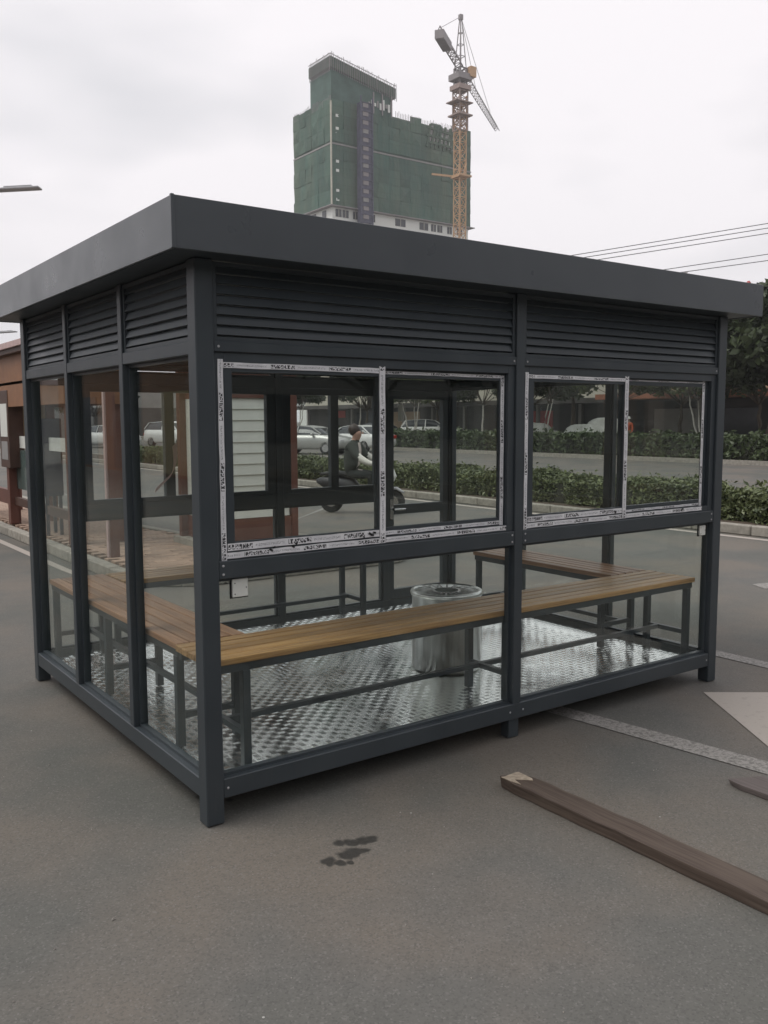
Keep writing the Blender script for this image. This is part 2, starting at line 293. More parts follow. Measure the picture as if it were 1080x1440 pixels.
class MB:
    def __init__(s): s.v = []; s.f = []; s.mi = []
    def add(s, v, f, mi=0):
        k = len(s.v); s.v += [tuple(p) for p in v]; s.f += [tuple(i+k for i in q) for q in f]; s.mi += [mi]*len(f); return s
    def box(s, *b, mi=0): return s.add(boxv(*b), BOXF, mi)
    def obox(s, c, sx, sy, sz, rz=0, rx=0, ry=0, mi=0):
        m = Matrix.Rotation(rz, 3, 'Z') @ Matrix.Rotation(ry, 3, 'Y') @ Matrix.Rotation(rx, 3, 'X')
        return s.add([m @ Vector(p) + Vector(c) for p in boxv(-sx/2, sx/2, -sy/2, sy/2, -sz/2, sz/2)], BOXF, mi)
    def bar(s, p, q, w, h=None, mi=0):
        p, q = Vector(p), Vector(q); d = (q-p); L = d.length
        m = d.to_track_quat('X', 'Z').to_matrix(); h = h or w
        return s.add([m @ Vector(a) + p for a in boxv(0, L, -w/2, w/2, -h/2, h/2)], BOXF, mi)
    def tube(s, pts, rads, n=10, cap=True, mi=0):
        k = len(s.v); P_ = [Vector(p) for p in pts]
        if not hasattr(rads, '__len__'): rads = [rads]*len(P_)
        up = Vector((0, 0, 1))
        for i, p in enumerate(P_):
            t = (P_[min(i+1, len(P_)-1)]-P_[max(i-1, 0)]).normalized()
            a = t.cross(up) if abs(t.dot(up)) < .98 else t.cross(Vector((1, 0, 0)))
            a.normalize(); b_ = t.cross(a)
            for j in range(n):
                th = 2*math.pi*j/n; s.v.append(tuple(p+(a*math.cos(th)+b_*math.sin(th))*rads[i]))
        for i in range(len(P_)-1):
            for j in range(n):
                s.f.append((k+i*n+j, k+i*n+(j+1) % n, k+(i+1)*n+(j+1) % n, k+(i+1)*n+j)); s.mi.append(mi)
        if cap:
            s.f.append(tuple(k+j for j in range(n))); s.f.append(tuple(k+(len(P_)-1)*n+j for j in reversed(range(n)))); s.mi += [mi, mi]
        return s
    def lathe(s, prof, n=24, c=(0, 0, 0), mi=0, axis='Z', cap=False):
        k = len(s.v)
        for r_, z in prof:
            for j in range(n):
                a = 2*math.pi*j/n; p = (r_*math.cos(a), r_*math.sin(a), z)
                if axis == 'Y': p = (p[0], p[2], p[1])
                if axis == 'X': p = (p[2], p[0], p[1])
                s.v.append((p[0]+c[0], p[1]+c[1], p[2]+c[2]))
        for i in range(len(prof)-1):
            for j in range(n): s.f.append((k+i*n+j, k+i*n+(j+1) % n, k+(i+1)*n+(j+1) % n, k+(i+1)*n+j)); s.mi.append(mi)
        if cap:
            s.f.append(tuple(k+j for j in reversed(range(n)))); s.f.append(tuple(k+(len(prof)-1)*n+j for j in range(n))); s.mi += [mi, mi]
        return s
    def prism(s, poly, z0, z1, mi=0):
        n = len(poly)
        v = [(x, y, z0) for x, y in poly]+[(x, y, z1) for x, y in poly]
        f = [tuple(reversed(range(n))), tuple(range(n, 2*n))]+[(i, (i+1) % n, n+(i+1) % n, n+i) for i in range(n)]
        return s.add(v, f, mi)
    def build(s, name, mat, parent=None, smooth=False, bev=0, segs=1):
        me = bpy.data.meshes.new(name); me.from_pydata(s.v, [], s.f)
        mats = mat if isinstance(mat, (list, tuple)) else [mat]
        for m_ in mats: me.materials.append(MAT[m_] if isinstance(m_, str) else m_)
        if len(mats) > 1: me.polygons.foreach_set('material_index', s.mi)
        bm = bmesh.new(); bm.from_mesh(me); bmesh.ops.recalc_face_normals(bm, faces=bm.faces)
        if bev: bmesh.ops.bevel(bm, geom=[e for e in bm.edges if e.calc_face_angle(0) > .5], offset=bev, segments=segs, affect='EDGES', profile=.5)
        bm.to_mesh(me); bm.free(); me.update()
        return link(name, me, None, parent, smooth)
def box(name, x0, x1, y0, y1, z0, z1, mat, parent=None, bev=0):
    return MB().box(x0, x1, y0, y1, z0, z1).build(name, mat, parent, bev=bev)
def copy_tree(o, parent=None):
    c = o.copy(); C.objects.link(c); c.parent = parent
    for ch in list(o.children): copy_tree(ch, c)
    return c
def quads(name, P0, size, mat, parent=None, up=.3, aspect=1.8):
    """many small leaf faces: one folded-looking quad at each point"""
    n = len(P0); a = rng.normal(size=(n, 3)); a[:, 2] *= .8; a /= np.linalg.norm(a, axis=1)[:, None]
    b_ = rng.normal(size=(n, 3)); b_[:, 2] += up; b_ -= (b_*a).sum(1)[:, None]*a; b_ /= np.linalg.norm(b_, axis=1)[:, None]
    s_ = size*(.6+.8*rng.random(n))[:, None]
    V = np.empty((n, 4, 3)); V[:, 0] = P0-a*s_*.5*aspect; V[:, 1] = P0+b_*s_*.42; V[:, 2] = P0+a*s_*.5*aspect; V[:, 3] = P0-b_*s_*.42
    me = bpy.data.meshes.new(name); me.vertices.add(4*n); me.vertices.foreach_set('co', V.reshape(-1))
    me.loops.add(4*n); me.loops.foreach_set('vertex_index', np.arange(4*n)); me.polygons.add(n); me.polygons.foreach_set('loop_start', np.arange(0, 4*n, 4))
    me.update(calc_edges=True); me.validate()
    return link(name, me, mat, parent)

# ------------------------------------------------------------------ ground, markings, kerbs
g = MB().add([(-600, -600, 0), (900, -600, 0), (900, 900, 0), (-600, 900, 0)], [(0, 1, 2, 3)]).build('ground', 'asphalt'); kind(g, 'structure', 'grey asphalt yard and road surface')
def sheet(name, poly, mat, z=.004, label=None):
    o = MB().add([(x, y, z) for x, y in poly], [tuple(range(len(poly)))]).build(name, mat); kind(o, 'structure', label); return o
sheet('parking_line', [(2.20, .55), (2.33, .62), (2.60, -1.15), (2.98, -3.2), (2.85, -3.25), (2.44, -1.2)], 'paint', label='worn white parking line running under the kiosk')
sheet('parking_line', [(4.13, 1.2), (4.27, 1.2), (4.29, -.6), (4.36, -3), (4.22, -3), (4.14, -.6)], 'paint', label='worn white parking line beyond the kiosk corner')
sheet('painted_arrow', [(3.31, -.11), (4.6, -1.08), (3.75, -1.55), (2.76, -.88)], 'pale_paint', label='pale painted arrow patch on the asphalt')
sheet('road_dash', [(6.93, 1.80), (7.3, 1.70), (6.95, 1.53), (6.80, 1.58)], 'paint')
sheet('edge_line', [(10.12, -30), (10.27, -30), (10.27, 60), (10.12, 60)], 'pale_paint', label='white edge line beside the median kerb')
sheet('edge_line', [(1.36, 12.5), (1.46, 12.5), (1.50, 7), (1.62, 5.0), (1.74, 3.4), (1.62, 3.4), (1.52, 5.0), (1.40, 7)], 'pale_paint', label='white line beside the paved island')
sheet('road_line', [(5.2, 9.0), (5.3, 9.1), (8.9, 12.6), (8.9, 12.4)], 'paint')
sheet('road_line', [(4.2, 12.0), (4.3, 12.0), (4.9, 22), (4.8, 22)], 'paint')
def arc(cx, cy, r, a0, a1, n): return [(cx+r*math.cos(R(a0+(a1-a0)*i/n)), cy+r*math.sin(R(a0+(a1-a0)*i/n))) for i in range(n+1)]
isl = [(1.65, 22), (1.65, 6.1)]+arc(2.55, 6.0, .9, 180, 270, 6)[1:]+[(4.7, 5.1)]+arc(4.7, 5.5, .4, -90, 0, 4)[1:]+[(5.1, 6.4), (4.75, 7.6), (3.6, 8.3), (3.4, 10), (3.3, 22)]
def inset(poly, d):
    out = []; n = len(poly)
    for i in range(n):
        p0, p1, p2 = Vector(poly[i-1]), Vector(poly[i]), Vector(poly[(i+1) % n])
        a = (p1-p0).normalized(); b_ = (p2-p1).normalized(); na, nb = Vector((-a.y, a.x)), Vector((-b_.y, b_.x))
        t = (na+nb); t = t/max(.2, t.length_squared)*2
        out.append((p1.x+t.x*d, p1.y+t.y*d))
    return out
# island polygon runs counter-clockwise seen from above -> inside is on its left
isl_in = inset(isl, .14)
pav = MB().prism(isl_in, .0, .10).build('pavement', 'soil'); kind(pav, 'structure', 'paved traffic island behind the kiosk')
kb = MB().box(1.7, 1.75, 21.9, 21.95, 0, .05).build('kerb', 'kerb'); kind(kb, 'structure', 'concrete kerb round the paved island')
def kerb_run(parent, outer, inner, h, step=.75):
    for i in range(len(outer)-1):
        a, b_, c_, d_ = map(Vector, (outer[i], outer[i+1], inner[i+1], inner[i])); L = (b_-a).length; n = max(1, round(L/step)); gp = .004/max(L, .05)
        for j in range(n):
            t0, t1 = j/n+gp, (j+1)/n-gp; e = random.uniform(-.004, .004)
            q = [a.lerp(b_, t0), a.lerp(b_, t1), d_.lerp(c_, t1), d_.lerp(c_, t0)]
            MB().prism([(p.x, p.y) for p in q], 0, h+e).build('kerb_stone', 'kerb', parent, bev=.012)
kerb_run(kb, isl, isl_in, .13)
# pavers
def inside(x, y, poly):
    r_ = False; n = len(poly)
    for i in range(n):
        (x1, y1), (x2, y2) = poly[i], poly[(i+1) % n]
        if (y1 > y) != (y2 > y) and x < (x2-x1)*(y-y1)/(y2-y1)+x1: r_ = not r_
    return r_
pm = MB().box(-.117, .117, -.057, .057, 0, .03)
pme = pm.build('paver', 'paver', pav, bev=.004); pmesh = pme.data; bpy.data.objects.remove(pme)
isl_p = inset(isl, .22); spots = []
for r_ in range(140):
    y = 5.2+r_*.122
    for q in range(16):
        x = 1.6+q*.242+(.121 if r_ % 2 else 0)
        if inside(x, y, isl_p): spots.append((x, y))
spots.sort(key=lambda p: (p[0]+1.5)**2+(p[1]+3.3)**2)
for x, y in spots[:290]:
    o = bpy.data.objects.new('paver', pmesh); C.objects.link(o); o.parent = pav; o.location = (x, y, .098+random.uniform(-.003, .003)); o.rotation_euler = (random.uniform(-.01, .01), random.uniform(-.01, .01), random.uniform(-.012, .012))
mb = MB()
for x, y in spots[290:]: mb.box(x-.117, x+.117, y-.057, y+.057, .098, .128)
kind(mb.build('far_pavers', 'paver', pav), 'stuff')
# median with near hedge, far verge with far hedge
md = MB().box(10.60, 12.55, -30, 60, 0, .12).build('median', 'soil'); kind(md, 'structure', 'planted median strip between the carriageways')
mk = MB().box(12.56, 12.70, -30, 60, 0, .13).build('kerb', 'kerb'); kind(mk, 'structure', 'kerb of the median strip')
for i in range(46):
    y = -6+i*1.0; MB().box(10.45, 10.60, y+.006, y+.994, 0, .15+random.uniform(-.004, .004)).build('kerb_stone', 'kerb', mk, bev=.015)
MB().box(10.45, 10.60, 40, 60, 0, .15).build('kerb_run', 'kerb', mk)
vg = MB().box(29.2, 31.5, -40, 90, 0, .14).build('verge', 'soil'); kind(vg, 'structure', 'planted verge on the far side of the road')
fk = MB().box(29.0, 29.2, -40, 90, 0, .17).build('kerb', 'kerb'); kind(fk, 'structure', 'kerb of the far verge')
fp = MB().box(31.5, 62, -60, 140, 0, .10).build('far_pavement', 'kerb'); kind(fp, 'structure', 'forecourt paving before the shop row')

# ------------------------------------------------------------------ the kiosk
L, D, ZF = 3.6, 2.7, .165
K = thing('glass_kiosk', 'dark grey steel and glass kiosk with louvred top and flat roof', 'kiosk')
FR = 'frame'; BV = .003
def fb(name, *b, mat=FR, parent=K, bev=BV): return box(name, *b, mat, parent, bev)
for x in (0, L-.08):
    for y in (0, D-.08): fb('corner_post', x, x+.08, y, y+.08, .004, 2.35, bev=.004)
# bottom rails
fb('bottom_rail', .08, L-.08, .004, .076, .11, .195); fb('bottom_rail', .08, L-.08, D-.076, D-.004, .11, .195)
fb('bottom_rail', .004, .076, .08, D-.08, .11, .195); fb('bottom_rail', L-.076, L-.004, .08, D-.08, .11, .195)
for y in (.02, D-.08): fb('foot', 1.755, 1.83, y, y+.06, .004, .11)
# sill rail and header, front
fb('sill_rail', .08, 1.768, .004, .076, 1.053, 1.128); fb('sill_rail', 1.826, L-.08, .004, .076, 1.053, 1.128)
fb('mid_post', 1.768, 1.826, .002, .078, .195, 2.35)
fb('header_rail', .08, 1.768, .004, .076, 1.987, 2.030); fb('header_rail', 1.826, L-.08, .004, .076, 1.987, 2.030)
# side walls
LM = [(.855, .905), (1.745, 1.795)]
for xs in ((.003, .078), (L-.078, L-.003)):
    for a, b_ in LM: fb('mullion', xs[0], xs[1], a, b_, .195, 2.35)
    ed = [.08, LM[0][0], LM[0][1], LM[1][0], LM[1][1], D-.08]
    for i in (0, 2, 4): fb('header_rail', xs[0]+.002, xs[1]-.002, ed[i], ed[i+1], 1.975, 2.030)
# back wall
fb('back_post', 1.805, 1.865, D-.078, D-.003, .195, 2.35); fb('back_post', 2.805, 2.865, D-.078, D-.003, .195, 2.35)
fb('back_mullion', .30, .34, D-.07, D-.01, .195, 1.955)
for a, b_ in ((.08, 1.805), (1.865, 2.805), (2.865, L-.08)): fb('header_rail', a, b_, D-.076, D-.004, 1.955, 2.030)
fb('transom', .34, 1.805, D-.074, D-.006, 1.05, 1.15); fb('transom', 1.865, 2.805, D-.074, D-.006, 1.05, 1.15)
# louvre panels, each with its own slats
slatm = {}
def louvre(axis, a0, a1, p, outward):
    """axis 0: runs along X at y=p; axis 1: runs along Y at x=p; outward = -1/+1 direction of outside"""
    t = .018; z0, z1 = 2.030, 2.345; lo, hi = (p-.02, p+.02)
    fm = MB()
    for (u0, u1, w0, w1) in ((a0, a0+t, z0, z1), (a1-t, a1, z0, z1), (a0+t, a1-t, z0, z0+t), (a0+t, a1-t, z1-t, z1)):
        fm.box(u0, u1, lo, hi, w0, w1) if axis == 0 else fm.box(lo, hi, u0, u1, w0, w1)
    fo = fm.build('louvre', FR, K)
    ln = a1-a0-2*t
    key = (axis, round(ln, 3), outward)
    if key not in slatm:
        # bent blade: sloping sheet with a lip at its outer edge
        o_ = outward; prof = [(-o_*.012, .024), (o_*.002, .022), (o_*.019, -.015), (o_*.006, -.018), (o_*.006, -.0155), (o_*.0155, -.0125), (-o_*.001, .019), (-o_*.012, .021)]
        n = len(prof); v = []
        for u in (-ln/2, ln/2): v += [((u, q, z) if axis == 0 else (q, u, z)) for q, z in prof]
        f = [tuple(range(n)), tuple(range(n, 2*n))]+[(i, (i+1) % n, n+(i+1) % n, n+i) for i in range(n)]
        tmp = MB().add(v, f).build('louvre_slat', FR); slatm[key] = tmp.data; bpy.data.objects.remove(tmp)
    for i in range(7):
        z = z0+.042+i*.041; o = bpy.data.objects.new('slat', slatm[key]); C.objects.link(o); o.parent = fo
        o.location = ((a0+a1)/2, p, z) if axis == 0 else (p, (a0+a1)/2, z)
louvre(0, .082, 1.766, .035, -1); louvre(0, 1.828, L-.082, .035, -1)
for a, b_ in ((.08, 1.805), (1.865, 2.805), (2.865, L-.08)): louvre(0, a+.002, b_-.002, D-.035, 1)
for i in range(3):
    a, b_ = [(.08, LM[0][0]), (LM[0][1], LM[1][0]), (LM[1][1], D-.08)][i]
    louvre(1, a+.002, b_-.002, .035, -1); louvre(1, a+.002, b_-.002, L-.035, 1)
# roof
rf = MB().box(-.13, L+.13, -.13, D+.13, 2.362, 2.505).build('roof', 'fascia', K)
O_ = .145
for b_ in ((-O_, L+O_, -O_, -O_+.014, 2.348, 2.541), (-O_, L+O_, D+O_-.014, D+O_, 2.348, 2.541), (-O_, -O_+.014, -O_+.0145, D+O_-.0145, 2.348, 2.541), (L+O_-.014, L+O_, -O_+.0145, D+O_-.0145, 2.348, 2.541)):
    box('fascia', *b_, 'fascia', rf, .002)
MB().box(-.12, L+.12, -.12, D+.12, 2.352, 2.3615).build('soffit', FR, rf)
MB().box(-.152, -.138, -.152, -.138, 2.347, 2.5425).build('corner_trim', 'fascia', rf, bev=.002)
MB().box(-.129, L+.129, -.129, D+.129, 2.506, 2.530).build('roof_capping', 'fascia', rf)
# screw heads on the front rails
scm = MB().lathe([(.0055, .0), (.0055, -.0015), (.003, -.003), (.0005, -.003)], 10, axis='Y', cap=True).build('screw', 'lampgrey', K); scd = scm.data; bpy.data.objects.remove(scm)
for (x, y, z) in [(x, .0038, z) for x in (.10, 1.75, 1.845, 3.50) for z in (1.072, 1.108, 2.008, .153)]:
    o = bpy.data.objects.new('screw', scd); C.objects.link(o); o.parent = K; o.location = (x, y, z)
# glazing, side panes run full height
ed = [(.08, LM[0][0]), (LM[0][1], LM[1][0]), (LM[1][1], D-.08)]
def pane(name, axis, a0, a1, p, z0, z1, parent=K):
    return box(name, a0, a1, p-.003, p+.003, z0, z1, 'glass', parent) if axis == 0 else box(name, p-.003, p+.003, a0, a1, z0, z1, 'glass', parent)
def bead(axis, a0, a1, p, z0, z1, parent=K, wd=.014, th=.03):
    m_ = MB()
    for (u0, u1, w0, w1) in ((a0, a0+wd, z0, z1), (a1-wd, a1, z0, z1), (a0+wd, a1-wd, z0, z0+wd), (a0+wd, a1-wd, z1-wd, z1)):
        m_.box(u0, u1, p-th/2, p+th/2, w0, w1) if axis == 0 else m_.box(p-th/2, p+th/2, u0, u1, w0, w1)
    return m_.build('glazing_bead', FR, parent)
for xp in (.048, L-.048):
    for a, b_ in ed:
        bd = bead(1, a, b_, xp, .195, 1.975); pane('glass_pane', 1, a+.008, b_-.008, xp, .203, 1.967, bd)
for a, b_ in ((.08, 1.768), (1.826, L-.08)):
    bd = bead(0, a, b_, .048, .195, 1.053); pane('glass_pane', 0, a+.008, b_-.008, .048, .203, 1.045, bd)
for a, b_ in ((.34, 1.805), (1.865, 2.805)):
    bd = bead(0, a, b_, D-.045, .195, 1.05); pane('glass_pane', 0, a+.008, b_-.008, D-.045, .203, 1.042, bd)
bd = bead(0, .08, .30, D-.045, .195, 1.955); pane('glass_pane', 0, .088, .292, D-.045, .203, 1.947, bd)
def film_strip(u0, u1, z0, z1, y, vertical, mat, parent, curl=0):
    """thin printed film, UV in metres along its length"""
    n = 14; me = bpy.data.meshes.new('protective_film'); v = []; f = []; uv = []
    for i in range(n+1):
        t = i/n; j = random.uniform(-.0012, .0012)
        if vertical: z = z0+(z1-z0)*t; r2 = [(u0+j, y, z), (u1+j, y, z), (u1+j, y+.0012, z), (u0+j, y+.0012, z)]
        else: x = u0+(u1-u0)*t; r2 = [(x, y, z0+j), (x, y, z1+j), (x, y+.0012, z1+j), (x, y+.0012, z0+j)]
        v += r2
    ln = (z1-z0) if vertical else (u1-u0)
    for i in range(n):
        a = i*4; b_ = a+4
        for q in range(4):
            f.append((a+q, a+(q+1) % 4, b_+(q+1) % 4, b_+q))
            t0, t1 = i/n*ln, (i+1)/n*ln; w0, w1 = ((0, 1), (1, 1), (1, 0), (0, 0))[q]
            uv += [(t0, w0), (t0, w1), (t1, w1), (t1, w0)]
    f += [(0, 1, 2, 3), (n*4, n*4+1, n*4+2, n*4+3)]; uv += [(0, 0)]*8
    me.from_pydata(v, [], f); ul = me.uv_layers.new(name='UVMap'); ul.data.foreach_set('uv', [c_ for p in uv for c_ in p])
    return link('protective_film', me, mat, parent)
def window(a0, a1, am, films):
    z0, z1 = 1.128, 1.987
    wf = MB()
    for (u0, u1, w0, w1) in ((a0, a0+.045, z0, z1), (a1-.045, a1, z0, z1), (a0+.045, a1-.045, z0, z0+.034), (a0+.045, a1-.045, z1-.042, z1)): wf.box(u0, u1, .016, .066, w0, w1)
    wo_ = wf.build('sliding_window', FR, K, bev=.0015)
    for (s0, s1, yy) in ((a0+.046, am+.018, .0285), (am-.018, a1-.046, .0515)):
        sf = MB()
        for (u0, u1, w0, w1) in ((s0, s0+.036, z0+.035, z1-.043), (s1-.036, s1, z0+.035, z1-.043), (s0+.036, s1-.036, z0+.035, z0+.075), (s0+.036, s1-.036, z1-.079, z1-.043)): sf.box(u0, u1, yy-.0105, yy+.0105, w0, w1)
        sash = sf.build('sash', FR, wo_, bev=.0012)
        pane('glass_pane', 0, s0+.03, s1-.03, yy, z0+.07, z1-.075, sash).parent = wo_
    for i, fl in enumerate(films): film_strip(*fl, FILMS[i % 4], wo_)
    return wo_
W1 = window(.081, 1.767, .924, [
    (.097, .122, 1.128, 1.958, .0135, True), (.906, .940, 1.135, 1.955, .0145, True), (1.690, 1.714, 1.150, 1.935, .0385, True),
    (.124, .905, 1.134, 1.160, .0140, False), (.128, .905, 1.166, 1.198, .0160, False), (.124, .905, 1.922, 1.946, .0140, False),
    (.942, 1.715, 1.136, 1.160, .0140, False), (.946, 1.69, 1.166, 1.186, .0390, False), (.942, 1.69, 1.921, 1.936, .0388, False)])
W2 = window(1.827, 3.519, 2.655, [
    (1.840, 1.864, 1.130, 1.955, .0135, True), (2.640, 2.672, 1.135, 1.955, .0145, True), (3.412, 3.436, 1.150, 1.950, .0385, True),
    (1.866, 2.638, 1.134, 1.160, .0140, False), (1.868, 2.638, 1.166, 1.196, .0160, False), (1.866, 2.638, 1.924, 1.944, .0140, False),
    (2.674, 3.41, 1.136, 1.160, .0140, False), (2.676, 3.41, 1.166, 1.180, .0390, False), (2.674, 3.41, 1.930, 1.938, .0388, False)])
# black smudges on the film
sg = MB()
for (x, z) in ((.33, 1.155), (.345, 1.165), (.44, 1.16), (.455, 1.172), (.80, 1.178), (.815, 1.172), (.85, 1.185), (.862, 1.178), (.875, 1.188), (2.57, 1.182), (2.58, 1.176), (3.2, 1.15), (3.21, 1.156)):
    sg.obox((x, .0125, z), .016*random.uniform(.6, 1.2), .001, .009*random.uniform(.6, 1.2), ry=random.uniform(-1, 1))
sg.build('smudge', 'rubber', W1)
# rear windows (upper) and door
def rear_window(a0, a1, am):
    z0, z1 = 1.15, 1.955; wf = MB()
    for (u0, u1, w0, w1) in ((a0, a0+.07, z0, z1), (a1-.07, a1, z0, z1), (a0+.07, a1-.07, z0, z0+.03), (a0+.07, a1-.07, z1-.05, z1), (am-.035, am+.035, z0+.03, z1-.05)): wf.box(u0, u1, D-.07, D-.02, w0, w1)
    wo_ = wf.build('rear_window', FR, K, bev=.0015)
    pane('glass_pane', 0, a0+.06, am-.03, D-.045, z0+.02, z1-.04, wo_); pane('glass_pane', 0, am+.03, a1-.06, D-.042, z0+.02, z1-.04, wo_)
    return wo_
RW = rear_window(.341, 1.804, .96); rear_window(1.866, 2.804, 2.34)
dm = MB(); z0, z1, a0, a1 = .20, 1.954, 2.870, L-.083
for (u0, u1, w0, w1) in ((a0, a0+.055, z0, z1), (a1-.055, a1, z0, z1), (a0+.055, a1-.055, z0, z0+.08), (a0+.055, a1-.055, z1-.07, z1), (a0+.055, a1-.055, .92, 1.0)): dm.box(u0, u1, D-.066, D-.016, w0, w1)
door = dm.build('door', FR, K, bev=.002)
pane('glass_pane', 0, a0+.05, a1-.05, D-.04, .275, .925, door); pane('glass_pane', 0, a0+.05, a1-.05, D-.04, .995, z1-.065, door)
hd = MB().tube([(a0+.03, D-.066, .965), (a0+.03, D-.11, .965), (a0+.14, D-.115, .965)], .009, 8).box(a0+.012, a0+.048, D-.071, D-.066, .88, 1.05).build('door_handle', 'chrome', door)
box('paper_notice', 2.985, 3.03, D-.0465, D-.0455, 1.70, 1.84, 'white', door)
# stickers and small fittings on the panes
def plate(x, z, s, y=.0275):
    p_ = MB().box(x, x+s, y, y+.012, z, z+s*1.08).build('white_plate', 'white', K, bev=.002)
    for (a, b2) in ((.12, .15), (.12, .8), (.86, .5)): MB().box(x+s*a, x+s*a+.004, y-.001, y, z+s*b2, z+s*b2+.005).build('rivet', 'rubber', p_)
    MB().box(x-.006, x+s+.006, y+.012, y+.018, z-.006, z+s*1.08+.006).build('plate_backing', 'rubber', p_)
plate(.152, .965, .072); plate(3.42, .972, .058)
for y in (.115, .93): box('white_tag', .040, .0445, y, y+.018, 1.86, 1.955, 'white', K)
# peeled pink-white film hanging at the rear window mullion
pf = MB(); pts = []
for i in range(9):
    t = i/8; pts.append((.97-.10*t*t-.12*max(0, t-.6), D-.085-.05*math.sin(t*2.6), 1.53-.34*t-.02*math.sin(t*5)))
for i in range(8):
    p, q = pts[i], pts[i+1]; pf.add([p, q, (q[0]+.035-.03*i/8, q[1]+.004, q[2]+.03), (p[0]+.035-.03*i/8, p[1]+.004, p[2]+.03), (p[0], p[1]+.002, p[2]), (q[0], q[1]+.002, q[2]), (q[0]+.035-.03*i/8, q[1]+.006, q[2]+.03), (p[0]+.035-.03*i/8, p[1]+.006, p[2]+.03)], BOXF)
pf.build('peeled_film', 'pink', RW)
# chequer-plate floor
fl = box('floor_plate', .077, L-.077, .077, D-.077, .115, ZF-.003, 'alu', K)
tr_v = []; tr_f = []
def tread(cx, cy, ang):
    ca, sa = math.cos(ang), math.sin(ang); l2, w2 = .0155, .0027; k = len(tr_v)
    for (u, v_, z) in ((-l2, 0, 0), (-.010, -w2, 0), (.010, -w2, 0), (l2, 0, 0), (.010, w2, 0), (-.010, w2, 0), (-.010, 0, .0008), (.010, 0, .0008)):
        tr_v.append((cx+u*ca-v_*sa, cy+u*sa+v_*ca, ZF-.003+z))
    for q in ((0, 1, 6), (1, 2, 7, 6), (2, 3, 7), (3, 4, 7), (4, 5, 6, 7), (5, 0, 6)): tr_f.append(tuple(k+i for i in q))
pit = .041
for i in range(int((L-.2)/pit)):
    for j in range(int((D-.2)/pit)):
        cx, cy = .11+i*pit, .11+j*pit; ang = 0 if (i+j) % 2 else math.pi/2
        for q in range(5):
            o = (q-2)*.0074; tread(cx+(0 if ang == 0 else o), cy+(o if ang == 0 else 0), ang)
kind(MB().add(tr_v, tr_f).build('raised_tread', 'alu', fl), 'stuff')

# ------------------------------------------------------------------ benches inside the kiosk
def bench(label, axis, a0, a1, p0, p1, legs, mat, stretch=True):
    """axis 0 runs along X from a0..a1, depth p0..p1 in Y; axis 1 runs along Y"""
    cx, cy = ((a0+a1)/2, (p0+p1)/2) if axis == 0 else ((p0+p1)/2, (a0+a1)/2)
    t = thing('slatted_bench', label, 'bench', (cx, cy, ZF), 0, 'slatted benches inside the kiosk')
    ln, dp = a1-a0, p1-p0; H = .68-ZF
    def bb(m_, u0, u1, v0, v1, z0, z1): return m_.box(u0, u1, v0, v1, z0, z1) if axis == 0 else m_.box(v0, v1, u0, u1, z0, z1)
    n = 5; sw = dp/n
    for i in range(n):
        v0 = -dp/2+i*sw+.004; e = random.uniform(-.004, .004)
        bb(MB(), -ln/2+e, ln/2+e, v0, v0+sw-.009, H-.030, H+random.uniform(-.001, .001)).build('seat_slat', mat, t, bev=.003)
    fm = MB(); zt = H-.0302
    bb(fm, -ln/2+.012, ln/2-.012, -dp/2+.015, -dp/2+.05, zt-.038, zt); bb(fm, -ln/2+.012, ln/2-.012, dp/2-.05, dp/2-.015, zt-.038, zt)
    for u in legs:
        uu = u-(a0+a1)/2; bb(fm, uu-.017, uu+.017, -dp/2+.05, dp/2-.05, zt-.036, zt-.002)
    fm.build('seat_frame', FR, t, bev=.002)
    for u in legs:
        uu = u-(a0+a1)/2
        for s_ in (-1, 1):
            v = s_*(dp/2-.033); bb(MB(), uu-.019, uu+.019, v-.019, v+.019, 0.003, zt-.0385).build('leg', FR, t, bev=.002)
        bb(MB(), uu-.014, uu+.014, -dp/2+.053, dp/2-.053, .14, .168).build('crossbar', FR, t)
    if stretch:
        for k in range(len(legs)-1):
            bb(MB(), legs[k]-(a0+a1)/2+.0145, legs[k+1]-(a0+a1)/2-.0145, .05, .078, .141, .167).build('stretcher', FR, t)
    return t
bench('orange-brown slatted bench under the front windows, longest of the benches', 0, .075, 3.51, .112, .485, [.26, 1.85, 3.465], 'wood_x')
bench('slatted wooden bench along the narrow three-pane wall by the near corner', 1, .50, 2.60, .085, .445, [.545, 1.55, 2.555], 'wood_y')
bench('slatted bench along the rear wall beside the door', 0, .46, 2.40, 2.235, 2.60, [.52, 2.355], 'wood_x')
bench('short slatted bench along the end wall past the steel bin', 1, .50, 1.88, 3.135, 3.51, [.60, 1.835], 'wood_y')

# steel bin
bn = thing('steel_bin', 'round brushed steel bin with grated top inside the kiosk', 'bin', (2.02, .86, ZF))
MB().lathe([(.20, .004), (.215, .01), (.215, .46), (.222, .465), (.226, .48), (.222, .492), (.205, .496), (.198, .485), (.198, .44)], 40, cap=True).build('drum', 'steel', bn, True)
gm = MB()
for i in range(22):
    a = 2*math.pi*i/22; gm.bar((.085*math.cos(a), .085*math.sin(a), .482), (.199*math.cos(a), .199*math.sin(a), .488), .011, .006)
gm.lathe([(.075, .478), (.088, .478), (.088, .49), (.075, .49), (.075, .478)], 28)
gm.build('grate', 'chrome', bn)

